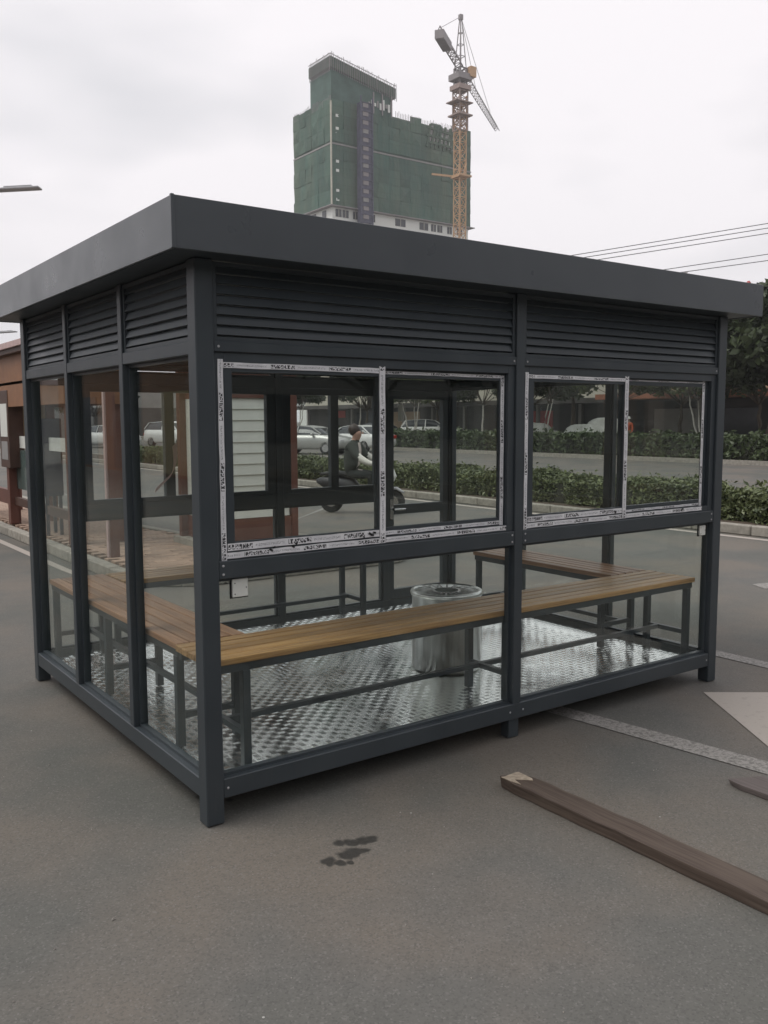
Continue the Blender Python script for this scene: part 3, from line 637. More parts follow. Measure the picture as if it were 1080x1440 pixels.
# ------------------------------------------------------------------ timbers on the asphalt
def timber(name, label, x0, x1, y0, y1, h, mat, bend=0, chew=.012):
    t = MB(); n = 26; v = []
    for i in range(n+1):
        f_ = i/n; y = y0+(y1-y0)*f_; o = bend*math.sin(f_*3)+random.uniform(-.0035, .0035); z = h*(1+random.uniform(-.06, .05))
        e = chew if i in (0, n) else 0
        v += [(x0+o+e, y, .002), (x1+o-e*.6, y, .002), (x1+o-e*.6, y-e*.5, z-e), (x0+o+e, y+e, z)]
    f = []
    for i in range(n):
        for q in range(4): f.append((i*4+q, i*4+(q+1) % 4, i*4+4+(q+1) % 4, i*4+4+q))
    f += [(0, 1, 2, 3), (n*4, n*4+1, n*4+2, n*4+3)]
    cx, cy = (x0+x1)/2, (y0+y1)/2
    o = MB().add([(a-cx, b_-cy, c_) for a, b_, c_ in v], f).build(name, mat, bev=.002); o.location = (cx, cy, 0)
    tag(o, label, 'timber'); return o
tb = timber('timber_beam', 'long dark brown timber beam with a splintered pale end on the asphalt', 1.275, 1.405, -2.9, -.42, .052, 'old_wood', .010)
ch = MB(); top_ = [(-.058, 1.236)]+[(-.058+.116*k/6, 1.225+random.uniform(.0, .012)) for k in range(1, 6)]+[(.050, 1.232)]; bot_ = [(.046-.10*k/8, 1.15+random.uniform(-.03, .035)) for k in range(9)]
ch.prism(list(reversed(top_+bot_)), .0515, .0545).build('split_end', 'pale_wood', tb)
timber('grey_board', 'thin grey-brown board lying flat near the pale painted patch', 2.15, 2.33, -2.6, -1.04, .028, 'grey_wood', .01, .02)

# loose grit and leaf crumbs scattered on the asphalt
gv = []; gf = []
for i in range(420):
    x, y = random.uniform(-2.2, 4.5), random.uniform(-2.9, 1.2); r_ = random.uniform(.0015, .0045)*(2 if random.random() < .05 else 1); k = len(gv)
    if -.05 < x < 3.65 and y > -.05: continue
    for (a, b2, c_) in ((1, 0, .2), (-.3, .9, .2), (-.7, -.6, .2), (.1, .1, 1.2), (0, 0, -.3)): gv.append((x+a*r_*random.uniform(.7, 1.3), y+b2*r_*random.uniform(.7, 1.3), max(.0, r_*c_)+.0005))
    gf += [(k, k+1, k+3), (k+1, k+2, k+3), (k+2, k, k+3), (k+1, k, k+4), (k+2, k+1, k+4), (k, k+2, k+4)]
kind(MB().add(gv, gf).build('grit', 'grit'), 'stuff', 'loose pale grit scattered on the asphalt')

# ------------------------------------------------------------------ brown booth behind the kiosk
bt = thing('guard_booth', 'brown guard booth with a white shuttered window on the paved island', 'booth', (3.70, 7.1, .13))
wl = MB()
for (x, y) in ((-.6, -.5), (.52, -.5), (-.6, .42), (.52, .42)): wl.box(x, x+.09, y, y+.09, .08, 2.5)
wl.box(-.515, .525, -.485, .485, .08, .36); wl.box(-.515, .525, -.485, .485, 1.86, 2.5); wl.build('wall', 'brown', bt)
MB().box(-.66, .67, -.56, .57, 0, .08).build('plinth', 'kerb', bt)
MB().box(-.8, .8, -.7, .7, 2.5, 2.62).build('roof', 'brown_dk', bt)
wn_ = MB().box(-.51, .515, -.44, .44, .361, 1.859).build('shutter_window', 'shutter', bt)
for i in range(11): MB().obox((0, -.452, .43+i*.136), 1.0, .012, .135, rx=R(-10)).build('shutter_slat', 'shutter', wn_)

# ------------------------------------------------------------------ brown pavilion on the island (left)
pv = thing('timber_pavilion', 'low brown timber pavilion with deep fascia on the paved island', 'pavilion', (2.15, 10.5, .13))
for x in (-.30, .27):
    for y in (-2.4, .65, 2.9): MB().box(x, x+.13, y, y+.13, 0, 2.12).build('post', 'brown', pv, bev=.006)
MB().box(-.36, .46, -2.5, 3.3, 2.12, 2.16).build('ceiling', 'brown_beam', pv)
for b_ in ((-.36, .46, -2.5, -2.44, 1.80, 2.55), (-.36, -.30, -2.44, 3.3, 1.80, 2.55), (.40, .46, -2.44, 3.3, 1.80, 2.55)): MB().box(*b_).build('fascia_board', 'brown_beam', pv)
rf2 = MB().box(-.5, .55, -2.6, 3.4, 2.62, 2.70).build('roof', 'pink', pv)
MB().box(-.46, .5, -2.55, 3.35, 2.551, 2.62).build('roof_deck', 'brown_dk', rf2)
MB().box(-.25, .36, .70, .76, 1.20, 1.90).build('hanging_panel', 'tan', pv)
MB().box(-.22, -.19, -2.20, .60, 1.18, 1.36).build('side_rail', 'white', pv)
MB().box(-.22, -.19, -1.0, .60, .55, 1.15).build('glazed_panel', 'green_glass', pv)
MB().box(-.27, -.21, -2.26, 2.9, .30, .42).build('low_rail', 'brown_dk', pv)
nb = thing('notice_board', 'brown notice board with a white sheet on a single post', 'notice board', (1.87, 11.15, .13))
MB().box(-.06, .06, -.07, .07, 0, 1.0).build('post', 'brown', nb, bev=.005); MB().box(-.09, .13, -.30, .26, .88, 2.05).build('board', 'brown_dk', nb, bev=.006)
MB().box(-.095, -.091, -.24, .18, 1.35, 1.85).build('white_sheet', 'white', nb); MB().box(-.095, -.091, -.22, .16, 1.00, 1.28).build('printed_sheet', 'greywall', nb)
MB().box(-.04, .04, .071, 2.4, .30, .52).build('side_board', 'brown', nb)
cab = thing('service_cabinet', 'dark navy service cabinet standing on legs by the pavilion', 'cabinet', (1.95, 9.55, .13))
MB().box(-.10, .16, -.28, .10, .55, 1.62).build('cabinet_body', 'navy', cab, bev=.01); MB().box(-.104, -.1, -.18, 0, 1.0, 1.1).build('red_badge', 'redsign', cab)
for x in (-.08, .10):
    for y in (-.26, .04): MB().box(x, x+.04, y, y+.04, 0, .55).build('leg', 'navy', cab)
sp_ = thing('gate_post', 'slim brown gate post with a cream edge strip', 'post', (1.95, 6.85, .13))
MB().box(-.035, .07, -.05, .05, 0, 2.05).build('post', 'brown', sp_, bev=.004); MB().box(-.058, -.036, -.03, .03, 0, 2.02).build('edge_strip', 'pink', sp_)

# ------------------------------------------------------------------ hedges
def hedge(name, label, x0, x1, y0, y1, z0, h, n, size, mat, lump):
    t = thing(name, label, 'hedge', ((x0+x1)/2, (y0+y1)/2, z0)); hx, hy = (x1-x0)/2, (y1-y0)/2
    y = rng.uniform(-hy, hy, n); face = rng.random(n)
    ht = h*(1+lump*(np.sin(y*2.1)+np.sin(y*5.3+1)+np.sin(y*11+2)*.6)/2.6); wd = hx*(1+.12*np.sin(y*3.7+.5)+.1*np.sin(y*8+2))
    top = face < .45; side = np.where(rng.random(n) < .7, -1, 1)
    x = np.where(top, rng.uniform(-1, 1, n)*wd, side*wd*(1-.18*rng.random(n)))
    z = np.where(top, ht*(1-.12*rng.random(n))-.16*h*(x/wd)**4, rng.random(n)**.8*ht*.95)
    st = rng.random(n) < .10; z = np.where(st & top, z+.28*h*rng.random(n)**2, z)
    quads('foliage', np.stack([x, y, z], 1), size, mat, t)
    MB().box(-hx*.80, hx*.80, -hy, hy, 0, h*.74).build('woody_core', 'core', t); return t
hedge('hedge', 'knee-high leafy hedge growing in the median strip', 11.05, 12.15, 1, 34, .12, .50, 95000, .047, 'hedge', .26)
hedge('hedge', 'darker clipped hedge on the far verge before the shop row', 29.5, 30.9, 2, 75, .14, .95, 36000, .13, 'hedge2', .04)

# ------------------------------------------------------------------ trees
def tree(name, label, loc, H, crown_r, crown_z, crown_h, nleaf, lsize, lmat, stems=1, lime=True, tr=.09, seed=0, group=None, clumps=22):
    rr = np.random.default_rng(seed); t = thing(name, label, 'tree', loc, 0, group)
    trunk = MB(); tips = []
    for s_ in range(stems):
        a = 2*math.pi*s_/max(1, stems)+rr.uniform(0, 1); sp2 = .32 if stems > 1 else .06
        pts = [(0, 0, 0)]; n = 6
        for i in range(1, n+1):
            f_ = i/n; pts.append((math.cos(a)*sp2*H*.5*f_**.8+rr.normal()*.03*H*.2, math.sin(a)*sp2*H*.5*f_**.8+rr.normal()*.03*H*.2, crown_z*1.25*f_))
        trunk.tube(pts, [tr*(1-.55*i/n)/(1 if stems == 1 else 1.35) for i in range(n+1)], 8); tips.append(pts[-1])
    limb = MB(); cl = []
    for k in range(clumps):
        a = rr.uniform(0, 2*math.pi); e = rr.uniform(-.35, 1); q = rr.uniform(.45, 1)**.6
        c_ = np.array([math.cos(a)*crown_r*q*math.sqrt(max(.05, 1-e*e*.8)), math.sin(a)*crown_r*q*math.sqrt(max(.05, 1-e*e*.8)), crown_z+crown_h*.5+e*crown_h*.5])
        cl.append(c_); p0 = Vector(tips[k % len(tips)]); p1 = Vector(c_); mid_ = p0.lerp(p1, .5)+Vector((rr.normal()*.1, rr.normal()*.1, -.1*H*.2))
        if k < 14: limb.tube([p0*.92, mid_, p1], [tr*.38, tr*.22, tr*.07], 5)
    trunk.build('trunk', 'lime' if lime else 'bark', t, True); limb.build('limbs', 'bark', t, True)
    per = nleaf//clumps; P_ = []
    for c_ in cl:
        r_ = crown_r*rr.uniform(.22, .42); d_ = rr.normal(size=(per, 3)); d_ /= np.linalg.norm(d_, axis=1)[:, None]
        P_.append(c_+d_*(r_*rr.random(per)**.45)[:, None]*np.array([1, 1, .75]))
    global rng; rng = rr
    quads('crown', np.concatenate(P_), lsize, lmat, t, up=.8); return t
G1 = 'street trees with whitewashed trunks'
tree('broad_tree', 'large dark evergreen tree rising past the kiosk roof end', (33.6, 17.6, .1), 6.5, 3.3, 2.5, 4.0, 24000, .22, 'leaf_dk', 1, False, .16, 3, clumps=70)
tree('broad_tree', 'tall leafy tree with brighter green top beside the evergreen', (36.2, 15.6, .1), 7.4, 3.2, 2.9, 4.2, 18000, .22, 'leaf_lt', 1, False, .16, 4, clumps=56)
wt = [(32.4, 19.9, 4.2), (32.6, 24.6, 4.4), (32.4, 29.6, 4.0), (32.8, 34.5, 4.6), (32.5, 40.5, 4.2), (32.8, 47, 4.4), (32.5, 55, 4.5), (33, 64, 4.4)]
for i, (x, y, h) in enumerate(wt):
    tree('street_tree', ('three-stemmed' if i % 2 == 0 else 'single-stemmed')+' whitewashed street tree with '+('pale' if i % 3 == 1 else 'dark')+' crown, '+('first', 'second', 'third', 'fourth', 'fifth', 'sixth', 'seventh', 'eighth')[i]+' from the large evergreen', (x, y, .1), h+.8, 2.1, 2.15, 3.0, 7000, .16, 'leaf_lt' if i % 3 == 1 else 'leaf_dk', 3 if i % 2 == 0 else 1, True, .075, 10+i, G1, 30)
tree('broad_tree', 'dark spreading tree before the shop row with tall grey trunk', (36.5, 31, .1), 7, 2.9, 2.9, 4.2, 11000, .2, 'leaf_dk', 1, False, .17, 31, clumps=34)
tree('broad_tree', 'green tree in front of the cream upper wall', (38, 44, .1), 7, 2.8, 3.2, 4.0, 10000, .2, 'leaf_lt', 1, False, .15, 32, clumps=30)
for i, (x, y) in enumerate(((41, 22.5), (42, 28.0), (40.5, 38.5), (42, 50), (41, 58))):
    tree('forecourt_tree', ('dark low-crowned tree before the brown shadowed shop', 'pale green low-crowned tree before the terracotta-eaved shop', 'dark low-crowned tree before the red shopfront of the cream building', 'pale green low-crowned tree before the middle of the cream building', 'dark low-crowned tree before the far end of the cream building')[i], (x, y, .1), 7, 2.7, 2.1, 4.4, 8000, .2, ('leaf_dk', 'leaf_lt')[i % 2], 1, False, .15, 80+i, 'forecourt trees before the shop row', 30)
tree('broad_tree', 'dense low tree beyond the parked cars', (19.5, 62, .1), 6, 3.0, 1.7, 3.6, 9000, .2, 'leaf_dk', 1, False, .14, 33, clumps=30)

# ------------------------------------------------------------------ buildings
def windows_on(bld, face, us, zs, wd, hg, depth=.12, fr='white'):
    """face: ('x', x) or ('y', y) outward negative side; local coordinates"""
    ax, p = face
    for u in us:
        for z in zs:
            m_ = MB(); t_ = .06
            bs = ((u, u+t_, z, z+hg), (u+wd-t_, u+wd, z, z+hg), (u+t_, u+wd-t_, z, z+t_), (u+t_, u+wd-t_, z+hg-t_, z+hg), (u+wd/2-t_/2, u+wd/2+t_/2, z+t_, z+hg-t_))
            for b_ in bs:
                m_.box(p-.03, p+.02, b_[0], b_[1], b_[2], b_[3]) if ax == 'x' else m_.box(b_[0], b_[1], p-.03, p+.02, b_[2], b_[3])
            wo_ = m_.build('window', fr, bld)
            (MB().box(p-.012, p+.01, u+t_, u+wd-t_, z+t_, z+hg-t_) if ax == 'x' else MB().box(u+t_, u+wd-t_, p-.012, p+.01, z+t_, z+hg-t_)).build('pane', 'win', wo_)
def shop_row(label, x, y0, y1, wall, h, eave, signs, awn='awning', ez=2.75):
    t = thing('shop_building', label, 'building', (x, (y0+y1)/2, .1)); hy = (y1-y0)/2
    MB().box(0, 12, -hy, hy, ez+.35, h).build('upper_wall', wall, t)
    MB().box(.5, 12, -hy, hy, 0, ez+.345).build('shop_wall', 'shop_dark', t)
    MB().box(-eave, .2, -hy, hy, ez, ez+.34).build('eave', awn, t)
    MB().box(-.1, 12.2, -hy-.1, hy+.1, h, h+.35).build('roof_parapet', wall, t)
    n = int(2*hy/4)
    for i in range(n+1): MB().box(.25, .55, -hy+i*2*hy/n-.14, -hy+i*2*hy/n+.14, 0, ez).build('pier', 'greywall', t)
    windows_on(t, ('x', 0), [-hy+1.1+i*2*hy/n for i in range(n)], [ez+1.3] if h < 7.4 else [ez+1.3, ez+4.2], 1.8, 1.6)
    for i, (u, wd, mt, zz, hh) in enumerate(signs): MB().box(.42, .49, u, u+wd, zz, zz+hh).build('shop_sign' if mt == 'redsign' else 'shop_front', mt, t)
    return t
shop_row('long cream shop building with dark eave and red shopfront across the road', 47, 36, 78, 'cream', 7.2, 2.2, [(-14, 5, 'redsign', .3, 2.0), (2, 4, 'tanwall', .2, 2.2), (8, 4, 'win', .1, 2.3), (14, 3, 'redsign', 1.9, .7)])
t2 = shop_row('low shop building with terracotta eave across the road', 46, 24, 35.5, 'tanwall', 6.2, 2.6, [(-4, 3, 'win', .1, 2.2), (0, 3.4, 'greywall', .1, 2.2)], 'terracotta', 2.9)
shop_row('brown shadowed shop building behind the street trees', 46.5, 13.5, 23.6, 'tanwall', 6.0, 2.2, [(-4, 3.4, 'brown_dk', .1, 2.3), (.5, 3.2, 'win', .1, 2.2)])
tn = thing('tan_building', 'tan rendered building at the end of the shop row', 'building', (43, 5.5, .1))
MB().box(0, 9, -6, 6.5, 0, 3.9).build('wall', 'tanwall', tn); MB().box(-.2, 9.2, -6.2, 6.7, 3.9, 4.2).build('roof', 'terracotta', tn); windows_on(tn, ('x', 0), [-4, -1, 2, 4.6], [1.2], 1.2, 1.6)
tl = thing('apartment_block', 'far tan apartment block just past the kiosk roof end', 'building', (86, 46.5, 0))
MB().box(0, 12, -10, 2.2, 0, 15.4).build('wall', 'tanwall', tl); MB().box(-.3, 12.3, -10.3, 2.5, 15.4, 15.9).build('roof', 'greywall', tl); windows_on(tl, ('x', 0), [-8, -5, -2], [2, 5, 8, 11], 1.4, 1.5)
shop_row('grey building with red sign wall beyond the median', 30, 92, 130, 'greywall', 6.0, 1.8, [(-14, 9, 'redsign', .4, 2.2), (0, 6, 'win', .2, 2.3)])
lb = thing('low_building', 'long low grey building closing the far left of the road', 'building', (4, 70, 0))
MB().box(-30, 18, 0, 10, 0, 4.6).build('wall', 'greywall', lb); MB().box(-30.4, 18.4, -.4, 10.4, 4.6, 5.0).build('roof', 'pink', lb); windows_on(lb, ('y', 0), [-26+i*4.2 for i in range(10)], [1.2], 2.2, 1.8)

# buildings and trees added out of view to darken what the panes mirror
br = thing('added_brick_store', 'low brown brick store added out of view for the three-pane wall to mirror', 'building', (-14, 8, 0))
MB().box(0, 5, -16, 26, 0, 3.7).build('wall', 'brown_beam', br); MB().box(-.3, 5.4, -16.3, 26.3, 3.7, 4.0).build('roof', 'brown_dk', br)  # kept low so the panes mirror brown and the side fascia still mirrors sky
for i in range(9): MB().box(5.0, 5.05, -14+i*4.4, -11.4+i*4.4, .1, 2.6).build('door', ('navy', 'greywall', 'tan', 'brown_dk')[i % 4], br)
of = thing('added_office_building', 'grey office building added behind the camera for the panes to mirror', 'building', (14, -26, 0))  # unseen block, added so the front glass mirrors something darker than sky
MB().box(-34, 40, -8, 0, 0, 9.5).build('wall', 'greywall', of); MB().box(-34.3, 40.3, -8.3, .3, 9.5, 9.9).build('roof', 'awning', of)
for i in range(18):
    for z in (.9, 4.1, 7.0): MB().box(-32+i*4, -29.4+i*4, .001, .05, z, z+1.8).build('window', 'win', of)
for i, (x, y) in enumerate(((-3, -15), (4.5, -16), (11.5, -15), (19, -17))):  # unseen trees, added only for the glass to reflect
    tree('added_yard_tree', ('first', 'second', 'third', 'fourth')[i]+' added tree from the brick store, out of view, for the panes to mirror', (x, y, 0), 6, 2.9, 1.9, 4.2, 5000, .26, 'leaf_dk', 1, False, .15, 60+i, 'added trees out of view for the panes to mirror', 26)

# ------------------------------------------------------------------ green-netted tower under construction
TX, TY = 110.6, 171.8
tw = thing('tower_under_construction', 'high-rise wrapped in green debris netting with white lower storeys', 'building', (TX, TY, 0))
WX, WY = 41.6, 16.6
MB().box(.35, WX-.35, .35, WY-.35, 0, 72.0).build('white_storeys', 'white', tw)
MB().box(-.9, WX+.9, -.9, WY+.9, 50.25, 50.45).build('net_ledge', 'crane_grey', tw)
MB().box(0, WX, 0, WY, 50.8, 73.0).build('netting', 'net', tw)
MB().box(-.15, WX+.15, -.15, WY+.15, 63.95, 64.3).build('catch_fan', 'greywall', tw)
for z in (54.1, 57.8, 61.5, 67.5, 70.5): MB().box(-.04, WX+.04, -.04, WY+.04, z, z+.12).build('scaffold_band', 'net_top', tw)
# netting hung in storey-high sheets, each a little slack and off its neighbour
for (z0, z1) in ((50.5, 53.9), (53.92, 57.3), (57.32, 60.6), (60.62, 63.8), (64.6, 67.6), (67.62, 70.5), (70.52, 73.5)):
    top = z1 > 73
    for n_s, ln, ax in ((13, WX, 0), (6, WY, 1)):
        for i in range(n_s):
            a0, a1 = i*ln/n_s+.004, (i+1)*ln/n_s-.004; e0, e1, e2, e3 = [random.uniform(.03, .30) for _ in range(4)]; zz = z1+(random.uniform(-.7, .8) if top else 0); zb = z0+(random.uniform(-.15, .15) if z0 < 51 else 0); am, zm, em = (a0+a1)/2, (zb+zz)/2, random.uniform(.05, .45)
            q = [(a0, -e0, zb), (a1, -e1, zb), (a1, -e2, zz), (a0, -e3, zz), (am, -em, zm), (a0, -.01, zb), (a1, -.01, zb), (a1, -.01, zz), (a0, -.01, zz)]
            f = [(0, 1, 4), (1, 2, 4), (2, 3, 4), (3, 0, 4), (5, 8, 7, 6), (0, 5, 6, 1), (1, 6, 7, 2), (2, 7, 8, 3), (3, 8, 5, 0)]
            MB().add(q if ax == 0 else [(y_, x_, z_) for x_, y_, z_ in q], f).build('net_panel', 'net', tw)
# penthouse block set at the corner, with poles along its top
def zt(x): return 82.9-.185*x
ph = MB().add([(.1, .1, 73), (17.2, .1, 73), (17.2, 9, 73), (.1, 9, 73), (.1, .1, 80.2), (17.2, .1, 77.6), (17.2, 9, 77.6), (.1, 9, 80.2)], BOXF).build('penthouse_netting', 'net_top', tw)
MB().add([(-.2, -.2, 80.6), (18, -.2, 77.2), (18, 9.2, 77.2), (-.2, 9.2, 80.6), (-.2, -.2, 82.9), (18, -.2, 79.5), (18, 9.2, 79.5), (-.2, 9.2, 82.9)], BOXF).build('penthouse_scaffold_net', 'net', ph)
for q in range(9): MB().box(10.2+q*.8, 10.2+q*.8+random.uniform(.35, .7), -.14, -.02, 73.6+random.uniform(0, .9), 75.0+random.uniform(0, 1.3)).build('open_bay', 'white' if q % 3 else 'greywall', ph)
for x0 in (11.4, 13.9, 16.6): MB().box(x0, x0+.3, -.35, -.16, 72.6, 77.4).build('bay_post', 'crane_grey', ph)
sc_ = MB()
for i in range(38):
    x = -.4+i*.5; sc_.bar((x, -.35, zt(x)-3), (x+random.uniform(-.15, .15), -.35, zt(x)+random.uniform(.1, 1.0)), .10)
for i in range(18):
    y = i*.5; sc_.bar((-.35, y, 79.5), (-.35, y, 82.9+random.uniform(.1, 1.1)), .10)
sc_.bar((-.3, -.35, zt(0)+.4), (18, -.35, zt(18)+.4), .12); sc_.bar((-.35, -.3, 83.3), (-.35, 9, 83.3), .12)
kind(sc_.build('scaffold_poles', 'crane_grey', ph), 'stuff')
mb = MB()
for i in range(44): x = 18+i*.48; mb.bar((x, -.15, 72.6), (x, -.15, 73.9+random.uniform(0, .7)), .08)
for i in range(30): y = i*.55; mb.bar((-.15, y, 72.6), (-.15, y, 73.9+random.uniform(0, .7)), .08)
kind(mb.build('scaffold_poles', 'crane_grey', tw), 'stuff')
# open bay at the upper right of the broad face
ob = MB().add([(27.5, -.20, 69.3), (38.2, -.20, 67.9), (38.2, -.14, 67.9), (27.5, -.14, 69.3), (28.2, -.20, 73.2), (38.2, -.20, 73.0), (38.2, -.14, 73.0), (28.2, -.14, 73.2)], BOXF).build('open_bay', 'greywall', tw)
mb = MB()
for i in range(9): mb.bar((27.2+i*1.3, -.28, 67.9+random.uniform(-.4, .8)), (28.4+i*1.2+random.uniform(-.6, .6), -.28, 73.4), .45)
for z in (68.9, 70.4, 71.8): mb.bar((27.2, -.3, z+random.uniform(.2, .9)), (38.6, -.3, z), .5)
mb.build('bay_frame', 'net', ob)
for q in range(7): MB().box(29+q*1.25, 29.7+q*1.25, -.24, -.205, 69.2+random.uniform(0, 2.2), 70.2+random.uniform(0, 2.2)).build('pale_patch', 'white', ob)
# white corner pipe, small openings, lower windows
MB().box(-.28, .02, -.28, .02, 50.3, 73.2).build('corner_strip', 'cream', tw)
for z in (51.6, 53.6, 55.9, 58, 60, 66, 67.2, 70, 72): MB().box(1.1, 1.9, -.20, -.14, z, z+.6).build('net_opening', 'white', tw)
for x, wd in ((1.2, 1.6), (3.1, 1.6), (6.0, 1.2), (10.6, 1.6), (18.2, 3.0), (25.6, 2.6), (29.2, 1.5), (31.2, 1.5), (34.4, 1.4), (37.6, 1.6)):
    for z in (40.6, 44.4, 48.2): 
        wo_ = MB().box(x, x+wd, .24, .36, z, z+1.7).build('window', 'win', tw); MB().box(x+wd/2-.06, x+wd/2+.06, .20, .24, z, z+1.7).build('window_bar', 'cream', wo_)
for y in (3, 7.5, 12):
    for z in (40.6, 44.4, 48.2): MB().box(.24, .36, y, y+1.6, z, z+1.7).build('window', 'win', tw)
# construction hoist
ho = MB().box(6.6, 9.6, -2.2, -.6, 0, 73.8).build('hoist_shaft', 'hoist', tw)
for i in range(20): MB().box(7.1, 8.6, -2.36, -2.21, 36.6+i*1.9, 37.7+i*1.9).build('hoist_landing', 'crane_grey' if i % 4 else 'greywall', ho)
mb = MB()
for x in (6.5, 9.7): mb.bar((x, -2.4, 30), (x, -2.4, 75), .25)
for i in range(24): mb.bar((6.5, -2.4, 30+i*1.9), (9.7, -2.4, 30+i*1.9), .18)
mb.build('hoist_frame', 'hoist', ho)

# ------------------------------------------------------------------ tower crane
cr0 = thing('tower_crane', 'orange tower crane beside the green-netted high-rise', 'crane', (134.0, 154.6, 0))
def lattice(m_, z0, z1, w_, step, t_, mi=0):
    h = w_/2
    for x in (-h, h):
        for y in (-h, h): m_.bar((x, y, z0), (x, y, z1), t_*1.5, mi=mi)
    z = z0; s_ = 1
    while z < z1-.01:
        zz = min(z1, z+step)
        for (a, b_) in (((-h, -h), (h, -h)), ((h, -h), (h, h)), ((h, h), (-h, h)), ((-h, h), (-h, -h))):
            m_.bar((*a, z), (*b_, z), t_, mi=mi); p, q = ((*a, z), (*b_, zz)) if s_ > 0 else ((*b_, z), (*a, zz)); m_.bar(p, q, t_, mi=mi)
        z = zz; s_ = -s_
m_ = MB(); lattice(m_, 0, 74, 1.95, 2.0, .13); m_.build('mast', 'crane_red', cr0)
m_ = MB(); lattice(m_, 66.5, 76, 2.35, 1.7, .16); m_.box(-1.7, 1.7, -1.7, 1.7, 75.2, 76.2); m_.box(-2.0, 2.0, -2.0, 2.0, 69.6, 69.9); m_.box(-2.6, 2.2, -1.9, 1.9, 72.4, 72.6); m_.build('climbing_frame', 'crane_tan', cr0)
m_ = MB(); lattice(m_, 76, 80, 2.0, 1.3, .18); m_.box(-1.9, 1.9, -1.9, 1.9, 77.3, 78.6); m_.build('slewing_unit', 'crane_grey', cr0)
box('operator_cab', 1.2, 2.8, -2.2, -.4, 78.0, 80.2, 'crane_red', cr0)
az = Vector((math.sin(.9456), -math.cos(.9456), 0)); fw = Vector((math.cos(.9456), math.sin(.9456), 0))
jd = (fw*math.cos(R(18))+az*math.sin(R(18))).normalized(); js = Vector((-jd.y, jd.x, 0))
def jib(m_, a, b_, zb, w0, w1, t_, n):
    for i in range(n):
        t0, t1 = a+(b_-a)*i/n, a+(b_-a)*(i+1)/n; q0, q1 = w0+(w1-w0)*i/n, w0+(w1-w0)*(i+1)/n
        L0, R0, T0 = jd*t0-js*q0+Vector((0, 0, zb)), jd*t0+js*q0+Vector((0, 0, zb)), jd*t0+Vector((0, 0, zb+q0*2))
        L1, R1, T1 = jd*t1-js*q1+Vector((0, 0, zb)), jd*t1+js*q1+Vector((0, 0, zb)), jd*t1+Vector((0, 0, zb+q1*2))
        for p, q in ((L0, L1), (R0, R1), (T0, T1)): m_.bar(p, q, t_*1.5)
        for p, q in ((L0, R0), (L0, T0), (R0, T0), (L0, T1), (R0, T1), (L0, R1)): m_.bar(p, q, t_)
m_ = MB(); jib(m_, 1.5, 44, 79.6, .85, .55, .09, 22); m_.build('jib', 'crane_grey', cr0)
m_ = MB(); jib(m_, -18.5, -1.2, 80.0, .8, .8, .14, 9)
m_.build('counter_jib', 'crane_grey', cr0)
m_ = MB()
for t_ in (-18.4, -17.0, -15.6, -14.2, -12.8):
    p = jd*t_; m_.obox((p.x, p.y, 79.9), 1.3, 1.9, 1.7, rz=math.atan2(jd.y, jd.x))
m_.build('counterweight', 'crane_grey', cr0)
m_ = MB(); ap = Vector((0, 0, 91.0))
for sx_ in (-.9, .9):
    for sy in (-.9, .9): m_.bar((sx_, sy, 80), ap+Vector((sx_*.15, sy*.15, 0)), .2)
for z, h in ((82.5, .72), (85, .55), (87.5, .38)):
    m_.bar((-h, -h, z), (h, -h, z), .12); m_.bar((-h, h, z), (h, h, z), .12); m_.bar((-h, -h, z), (-h, h, z), .12); m_.bar((h, -h, z), (h, h, z), .12)
m_.box(-.4, .4, -.4, .4, 90.3, 91.4); m_.build('apex_tower', 'crane_grey', cr0)
m_ = MB()
for e in (16, 34): m_.bar(ap, jd*e+Vector((0, 0, 81.2)), .09)
m_.bar(ap, jd*-17+Vector((0, 0, 82)), .09); m_.build('tie_bar', 'crane_grey', cr0)
m_ = MB(); m_.bar((-5.5, 3.3, 57.0), (1.0, 0, 56.5), .4); m_.bar((-1.8, -1.8, 56.5), (1.8, -1.8, 56.5), .4); m_.box(-1.5, 1.5, -1.5, 1.5, 56.2, 56.8); m_.bar((1.2, 0, 57), (3.6, 2, 60.5), .35); m_.build('wall_tie', 'crane_red', cr0)

# ------------------------------------------------------------------ street lamps, cables, distant mast tops
def lamp(label, base, H, tip, mat='lampgrey'):
    t = thing('street_lamp', label, 'street lamp', base, 0); bx, by = tip[0]-base[0], tip[1]-base[1]; dr = Vector((bx, by, 0)); ln = dr.length; dr.normalize()
    MB().tube([(0, 0, 0), (0, 0, H-.4)], [.10, .055], 12).build('pole', mat, t, True)
    p1 = dr*(ln-.75); MB().tube([(0, 0, H-.45), dr*(ln*.2)+Vector((0, 0, H-.2)), p1+Vector((0, 0, tip[2]-.02-base[2]))], [.045, .04, .035], 8).build('arm', mat, t, True)
    h = MB(); a = math.atan2(dr.y, dr.x); c_ = dr*(ln-.36)
    h.obox((c_.x, c_.y, tip[2]-base[2]),   .76, .22, .034, rz=a, ry=-.06); h.obox((c_.x, c_.y, tip[2]-base[2]+.035), .5, .16, .03, rz=a, ry=-.06); h.build('lamp_head', mat, t, bev=.008)
    return t
lamp('grey flat-headed street lamp reaching in above the pavilion', (-1.6, 16.8, 0), 5.7, (3.15, 13.69, 5.88))
lamp('smaller far street lamp seen under the kiosk roof edge', (1.5, 32.2, 0), 4.9, (6.26, 28.66, 4.72))
lamp('cream-headed far street lamp poking above the kiosk roof', (50.4, 34.9, 0), 11.6, (50.9, 34.2, 11.55))
